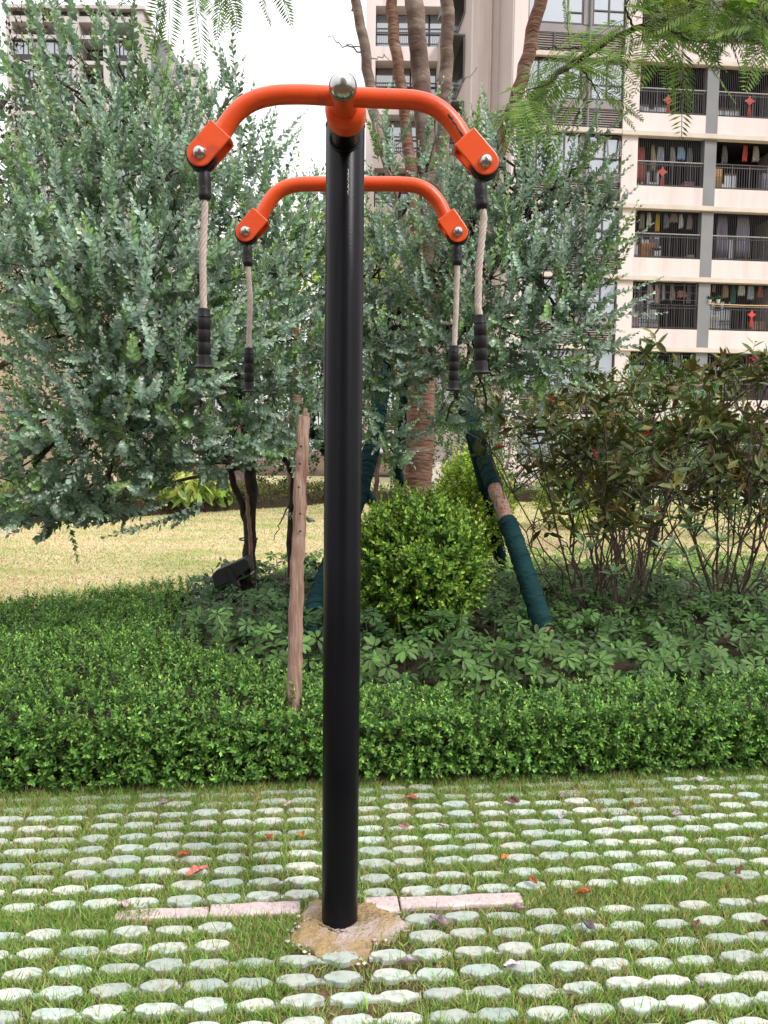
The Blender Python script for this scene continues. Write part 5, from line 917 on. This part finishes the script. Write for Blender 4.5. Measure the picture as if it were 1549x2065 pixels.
for a_ in [(1293, 296, 372, 17, (.35, .09, .07), 'patterned dark red sheet hanging at the left end of the third balcony row'), (1318, 292, 345, 7, (.5, .4, .25), 'tan towel hanging right of the dark red sheet'), (1333, 296, 328, 13, (.38, .4, .48), 'grey blue shirt hanging in the middle of the balcony with the dark red sheet'), (1357, 296, 330, 8, (.42, .38, .38), 'narrow grey garment between grey blue and sky blue shirts'), (1374, 296, 322, 13, (.3, .5, .66), 'sky blue shirt hanging near the grey column'),
    (1504, 288, 325, 9, (.6, .12, .1), 'red towel hanging in the balcony right of the grey column'), (1310, 428, 455, 7, (.75, .75, .78), 'white top hanging left of the yellow garment'), (1327, 428, 467, 8, (.62, .42, .04), 'yellow garment hanging on the balcony with cardboard and chair'), (1360, 430, 448, 14, (.3, .28, .26), 'grey cloth hanging right of the yellow garment'), (1374, 430, 460, 6, (.72, .72, .74), 'slim white garment near the column beside the grey cloth'),
    (1311, 571, 606, 11, (.62, .55, .6), 'pale lilac shirt hanging first in the lattice balcony'), (1325, 571, 612, 7, (.7, .62, .62), 'pale long garment hanging second in the lattice balcony'), (1339, 571, 606, 6, (.6, .58, .62), 'pale grey garment hanging third in the lattice balcony'), (1375, 586, 600, 17, (.5, .25, .25), 'cluster of pinkish socks on a hanger in the lattice balcony'),
    (1441, 571, 588, 6, (.55, .38, .25), 'small tan cloth hanging over the potted plants'), (1480, 573, 612, 7, (.05, .2, .14), 'dark green cloth hanging right of the potted plants'), (1496, 573, 596, 13, (.6, .62, .62), 'pale shirt hanging beside the dark green cloth'), (1366, 712, 748, 14, (.4, .47, .6), 'light blue dress hanging behind the ground level grille'), (1460, 712, 735, 11, (.66, .66, .7), 'white top hanging behind the grille above the bronze shrub'), (1526, 716, 745, 11, (.55, .25, .38), 'pink jacket hanging behind the grille at the right'), (1545, 716, 742, 11, (.35, .05, .06), 'dark red jacket hanging behind the grille at the right edge'),
    (1291, 572, 640, 9, (.2, .2, .22), 'dark trousers hanging at the left end of the lattice balcony'), (1356, 573, 606, 8, (.45, .35, .35), 'dusky pink top hanging fourth in the lattice balcony'), (1391, 573, 612, 9, (.25, .27, .33), 'slate garment hanging nearest the column in the lattice balcony'), (1463, 573, 600, 10, (.5, .32, .2), 'brown top hanging just left of the dark green cloth'), (1515, 573, 604, 12, (.42, .5, .55), 'pale blue shirt hanging right of the pale shirt'), (1535, 573, 600, 9, (.5, .2, .16), 'rust red garment hanging at the right edge above the bamboo pole'),
    (1296, 430, 462, 9, (.3, .27, .24), 'dark brown jacket hanging left of the white top, over the carton'), (1344, 430, 460, 8, (.25, .26, .3), 'dark blue garment hanging between yellow and grey cloth'), (1392, 432, 462, 9, (.34, .3, .28), 'brown grey garment hanging nearest the column above the white box'), (1458, 430, 520, 22, (.2, .18, .24), 'long purple grey curtain panel in the balcony right of the column'), (1500, 430, 520, 26, (.22, .2, .26), 'wide purple grey curtain in the middle of the right balcony'), (1392, 298, 330, 9, (.22, .22, .25), 'charcoal garment hanging right of the sky blue shirt'), (1462, 292, 330, 9, (.22, .2, .2), 'dark garment hanging left of the red towel'), (1525, 292, 326, 10, (.4, .36, .34), 'taupe garment hanging right of the red towel'), (1372, 140, 162, 7, (.45, .4, .38), 'small pale cloth hanging under the ceiling of the second row balcony')]:
    cloth(*a_)
boxit(1279, 1296, 213, 235, (.5, .48, .5), 'storage_box', 'pale grey box on the balcony beside the red knot and wire screen', 'box')
boxit(1437, 1457, 340, 378, (.5, .3, .15), 'wooden_cabinet', 'wooden cabinet on the balcony right of the grey column, third row', 'cabinet')
boxit(1538, 1556, 350, 382, (.36, .34, .42), 'storage_box', 'lilac box at the right edge of the third balcony row', 'box')
boxit(1293, 1320, 490, 523, (.5, .22, .1), 'cardboard_box', 'orange brown carton on the balcony below the yellow garment', 'carton')
boxit(1388, 1401, 514, 526, (.7, .68, .68), 'storage_box', 'small white box near the column on the balcony with the carton', 'box')
boxit(1270, 1288, 634, 666, (.55, .42, .48), 'storage_box', 'pinkish box at the left end of the lattice balcony', 'box')
boxit(1427, 1450, 636, 668, (.7, .68, .66), 'white_cabinet', 'white cabinet behind the rail below the potted plants', 'cabinet')
boxit(1515, 1545, 648, 668, (.5, .3, .2), 'toy_box', 'brownish heap box under the red knot at the right edge', 'box')
boxit(1380, 1400, 366, 379, (.5, .3, .32), 'cushion_stack', 'pinkish cushion stack near the column below the sky blue shirt', 'cushion')
boxit(1395, 1410, 228, 237, (.5, .05, .06), 'basin', 'red basin on the balcony floor by the column, second row', 'basin')
knot(1348, 190, 235, 'red knot ornament on the second balcony row left of the grey column'); knot(1336, 335, 378, 'red knot ornament below the grey blue shirt')
knot(1355, 40, 76, 'faded red knot ornament half hidden by feathery leaves', (.6, .22, .16)); knot(1512, 192, 236, 'narrow red ornament on the balcony without wire screen'); knot(1516, 625, 660, 'bright red knot ornament at the right, above the bronze shrub', (.5, .06, .05))
for i, (u, lb) in enumerate(((1430, 'potted plant on the balcony rail, left one of two beside the column'), (1447, 'potted plant on the balcony rail, right one of two beside the column'))):
    s, z = FS(u, 612, -.05); T = empty('potted_plant', tuple(fr(np.array([[s, -.05, z]]))[0]), lb, 'potted plant'); o_ = fr(np.array([[s, -.02, z]]))[0]; MB().lathe([(.06, 0), (.09, .14), (.095, .15), (.07, .15)], o_, n=14, col=(.5, .5, .48)).build('pot', M['item'], T, True); fm = MB(); k = 40
    leaves(fm, np.repeat((o_+np.array([0, 0, .15]))[None], k, 0), np.c_[rng.normal(size=(k, 2)), rng.uniform(.2, 1.5, k)], rdir(k), .2, .07, vary((.06, .12, .04), k), LEAFS); fm.build('foliage', M['leaf'], T)
s0, z0 = FS(1428, 613, .0); s1, _ = FS(1570, 613, .0); tag(MB().tube(fr(np.array([(s0, .02, z0), ((s0+s1)/2, .02, z0-.02), (s1, .02, z0)])), .022, 8, col=(.55, .38, .18)).build('bamboo_pole', M['item'], smooth=True), 'tan bamboo drying pole laid along the rail under the potted plants', 'drying pole')
# folding chair on balcony
s, z = FS(1323, 524, -.4); T = empty('folding_chair', tuple(fr(np.array([[s, -.4, z]]))[0]), 'dark folding chair draped with a bag beside the carton', 'chair'); mb = MB()
mb.box(s-.2, s+.2, -.6, -.3, z+.42, z+.46, fr, (.05, .05, .055)); mb.build('seat', M['item'], T); MB().box(s-.2, s+.2, -.64, -.605, z+.47, z+.9, fr, (.12, .12, .13)).build('backrest', M['item'], T)
for dx in (-.18, .18):
    for dn in (-.58, -.32): MB().box(s+dx-.015, s+dx+.015, dn-.015, dn+.015, z, z+.419, fr, (.05, .05, .055)).build('leg', M['item'], T)
# ================================================================== far tower at the left
TWY = 94.0; tx0, tx1 = P(12, 60, TWY)[0], P(288, 60, TWY)[0]; tz = P(150, 12, TWY)[2]
TW = empty('tower_block', (tx0, TWY, 0), 'distant cream tower block with bluish windows showing over the silver tree at the upper left', 'building')
def tfr(V): V = np.asarray(V, float); return np.c_[tx0+V[:, 0], TWY-V[:, 1], V[:, 2]]
wd = tx1-tx0; t = MB(); piers = [(0, .6), (3.95, 4.2), (7.6, 8.4), (11.2, 11.9), (wd-1.0, wd)]; bays = [(.6, 3.95, 0), (4.2, 7.6, 0), (8.4, 11.2, 1), (11.9, wd-1.0, 0)]
for a, b in piers: t.box(a, b, -3, 0, 0, tz-.4, tfr)
t.box(0, wd, -14, -3.01, 0, tz-.45, tfr); t.box(-.3, wd+.3, -3.3, .3, tz-.39, tz, tfr)
for k in range(19):
    z = tz-3.6-k*2.84
    for a, b, _ in bays: t.box(a, b, -2.9, -.05, z, z+.42, tfr)
for a, b, _ in bays: t.box(a, b, -2.9, -.05, tz-1.75, tz-1.1, tfr)
t.build('wall', M['tower'], TW)
for bi, (a, b, kind) in enumerate(bays):
    MB().box(a, b, -1, -.5, tz-1.09, tz-.41, tfr).build('louvre_panel', M['metal_dk'], TW)
    for k in range(12):
        z = tz-3.6-k*2.84; top = z-.001; bot = z-2.84+.421
        if kind: MB().box(a, b, -2.8, -2.5, bot, top, tfr).build('balcony_recess', M['shaded_int'], TW); rr = MB(); rr.box(a, b, -.2, -.12, bot+.9, bot+.98, tfr); [rr.box(a+(b-a)*i/14-.02, a+(b-a)*i/14+.02, -.18, -.14, bot, bot+.9, tfr) for i in range(15)]; rr.build('balcony_railing', M['metal_dk'], TW)
        else:
            MB().box(a, b, -.8, -.4, bot, bot+.75, tfr).build('louvre_panel', M['metal_dk'], TW); f = MB()
            f.box(a, b, -.6, -.45, bot+.76, bot+.86, tfr); f.box(a, b, -.6, -.45, top-.12, top, tfr)
            for q in (0, .33, .5, .66, .97): f.box(a+(b-a)*q, a+(b-a)*q+.1, -.6, -.45, bot+.861, top-.121, tfr)
            o = f.build('window', M['metal_dk'], TW); MB().box(a+.02, b-.02, -.56, -.52, bot+.8, top-.05, tfr).build('pane', M['glass'], o)
# lower shoulder of the tower
x2, x3 = P(318, 150, TWY+4)[0]-tx0, P(400, 150, TWY+4)[0]-tx0; z2 = P(360, 128, TWY+4)[2]; s_ = MB(); s_.box(wd+.05, wd+1.9, -12, -3.2, 0, tz-2.0, tfr); s_.build('side_wall', M['greycol'], TW)
s_ = MB(); s_.box(wd+1.9, x3, -12, -5.2, 0, z2, tfr); s_.box(wd+1.9, wd+2.6, -5.19, -4, 0, z2, tfr); s_.box(x3-1.2, x3, -5.19, -4, 0, z2, tfr)
for k in range(12): s_.box(wd+2.6, x3-1.2, -5.19, -4.05, z2-.5-k*2.84, z2-k*2.84+.3 if k else z2, tfr)
s_.build('wall', M['tower'], TW)
for k in range(10): MB().box(wd+2.61, x3-1.21, -5.15, -4.9, z2-2.84-k*2.84+.31, z2-.51-k*2.84, tfr).build('window', M['glass_dk'], TW)
# beige pavilion corner at the left
px = P(70, 850, 24); BW = empty('beige_pavilion', (px[0]-3, 24, 0), 'beige rendered wall corner with dark groove lines at the left edge behind the wattle', 'building'); mb = MB(); zs = [0]+[P(40, v, 24)[2] for v in (830, 797, 735)]+[7.0]
for a_, b_ in zip(zs[:-1], zs[1:]): mb.box(px[0]-7, px[0], 24, 31, a_+.02, b_-.02)
mb.build('wall', mat('beige_render', (.40, .31, .23), (.45, .36, .27), .6, rough=.9, bump=.05), BW); MB().box(px[0]-6.96, px[0]-.04, 24.04, 30.9, 0, 7.0).build('joint', M['chip'], BW)
# low pale garden wall right behind the shrubs
gw0 = P(985, 880, 27); tag(MB().box(gw0[0]-2, gw0[0]+6, 28, 28.3, 0, 1.1).build('garden_wall', M['cream'], origin=(gw0[0]-5, 28, 0), bevel=.02), 'low cream garden wall glimpsed between the trunks beyond the lawn', 'wall')
# apartment block behind the viewer (seen in the chrome ball)
RB = empty('apartment_building', (4, -26, 0), 'apartment block across the garden, reflected in the chrome ball on the post', 'building'); mb = MB(); wn = MB()
mb.box(-9, 17, -38, -26, 0, 34); mb.build('wall', M['shaded_cream'], RB)
for k in range(11):
    for i in range(6): wn.box(-8+i*4.1, -8+i*4.1+3.0, -25.99, -25.94, 1+k*3, 2.8+k*3)
wn.build('window', M['glass_dk'], RB)
# ================================================================== light, sky, colour
SUN_EL, SUN_AZ = math.radians(46), math.radians(132)      # azimuth clockwise from +Y: high, from behind right
sd = Vector((math.sin(SUN_AZ)*math.cos(SUN_EL), math.cos(SUN_AZ)*math.cos(SUN_EL), math.sin(SUN_EL)))
l = bpy.data.lights.new('sun', 'SUN'); l.energy = 2.0; l.angle = math.radians(15); l.color = (1, .97, .935); lo = bpy.data.objects.new('sun', l); COL.objects.link(lo); lo.rotation_euler = sd.to_track_quat('Z', 'Y').to_euler()
W = bpy.data.worlds.new('World'); scene.world = W; W.use_nodes = True; nt = W.node_tree; N = nt.nodes.new; Lk = nt.links.new
bg = nt.nodes['Background']; sk = N('ShaderNodeTexSky'); sk.sky_type = 'NISHITA'; sk.sun_disc = False; sk.sun_elevation = SUN_EL; sk.sun_rotation = SUN_AZ; sk.dust_density = 4; sk.air_density = 1.2
hs = N('ShaderNodeHueSaturation'); hs.inputs['Saturation'].default_value = .14; Lk(sk.outputs[0], hs.inputs['Color']); tc = N('ShaderNodeTexCoord'); cn = N('ShaderNodeTexNoise'); cn.inputs['Scale'].default_value = 2.2; cn.inputs['Detail'].default_value = 5; Lk(tc.outputs['Generated'], cn.inputs[0])
cr = N('ShaderNodeMapRange'); cr.inputs['From Min'].default_value = .3; cr.inputs['From Max'].default_value = .7; cr.inputs['To Min'].default_value = .6; cr.inputs['To Max'].default_value = .9; Lk(cn.outputs[0], cr.inputs['Value'])
cm_ = N('ShaderNodeMix'); cm_.data_type = 'RGBA'; Lk(cr.outputs[0], cm_.inputs['Factor']); Lk(hs.outputs[0], cm_.inputs['A']); sx = N('ShaderNodeSeparateXYZ'); Lk(tc.outputs['Generated'], sx.inputs[0])
er = N('ShaderNodeMapRange'); er.inputs['From Min'].default_value = 0; er.inputs['From Max'].default_value = .95; er.inputs['To Min'].default_value = 4.6; er.inputs['To Max'].default_value = 12.5; Lk(sx.outputs['Z'], er.inputs['Value'])
cv = N('ShaderNodeVectorMath'); cv.operation = 'SCALE'; cv.inputs[0].default_value = (1, 1.005, 1.03); Lk(er.outputs[0], cv.inputs['Scale']); Lk(cv.outputs[0], cm_.inputs['B'])
Lk(cm_.outputs['Result'], bg.inputs[0]); bg.inputs[1].default_value = .15
vs = scene.view_settings; vs.view_transform = 'Standard'; vs.look = 'None'; vs.gamma = 1; vs.exposure = .5
scene.render.resolution_x, scene.render.resolution_y = 768, 1024
cy = scene.cycles; cy.max_bounces = 7; cy.diffuse_bounces = 4; cy.glossy_bounces = 3; cy.transmission_bounces = 4; cy.transparent_max_bounces = 4; cy.use_denoising = True; cy.sample_clamp_indirect = 6
cy.use_adaptive_sampling = True; cy.adaptive_threshold = .02
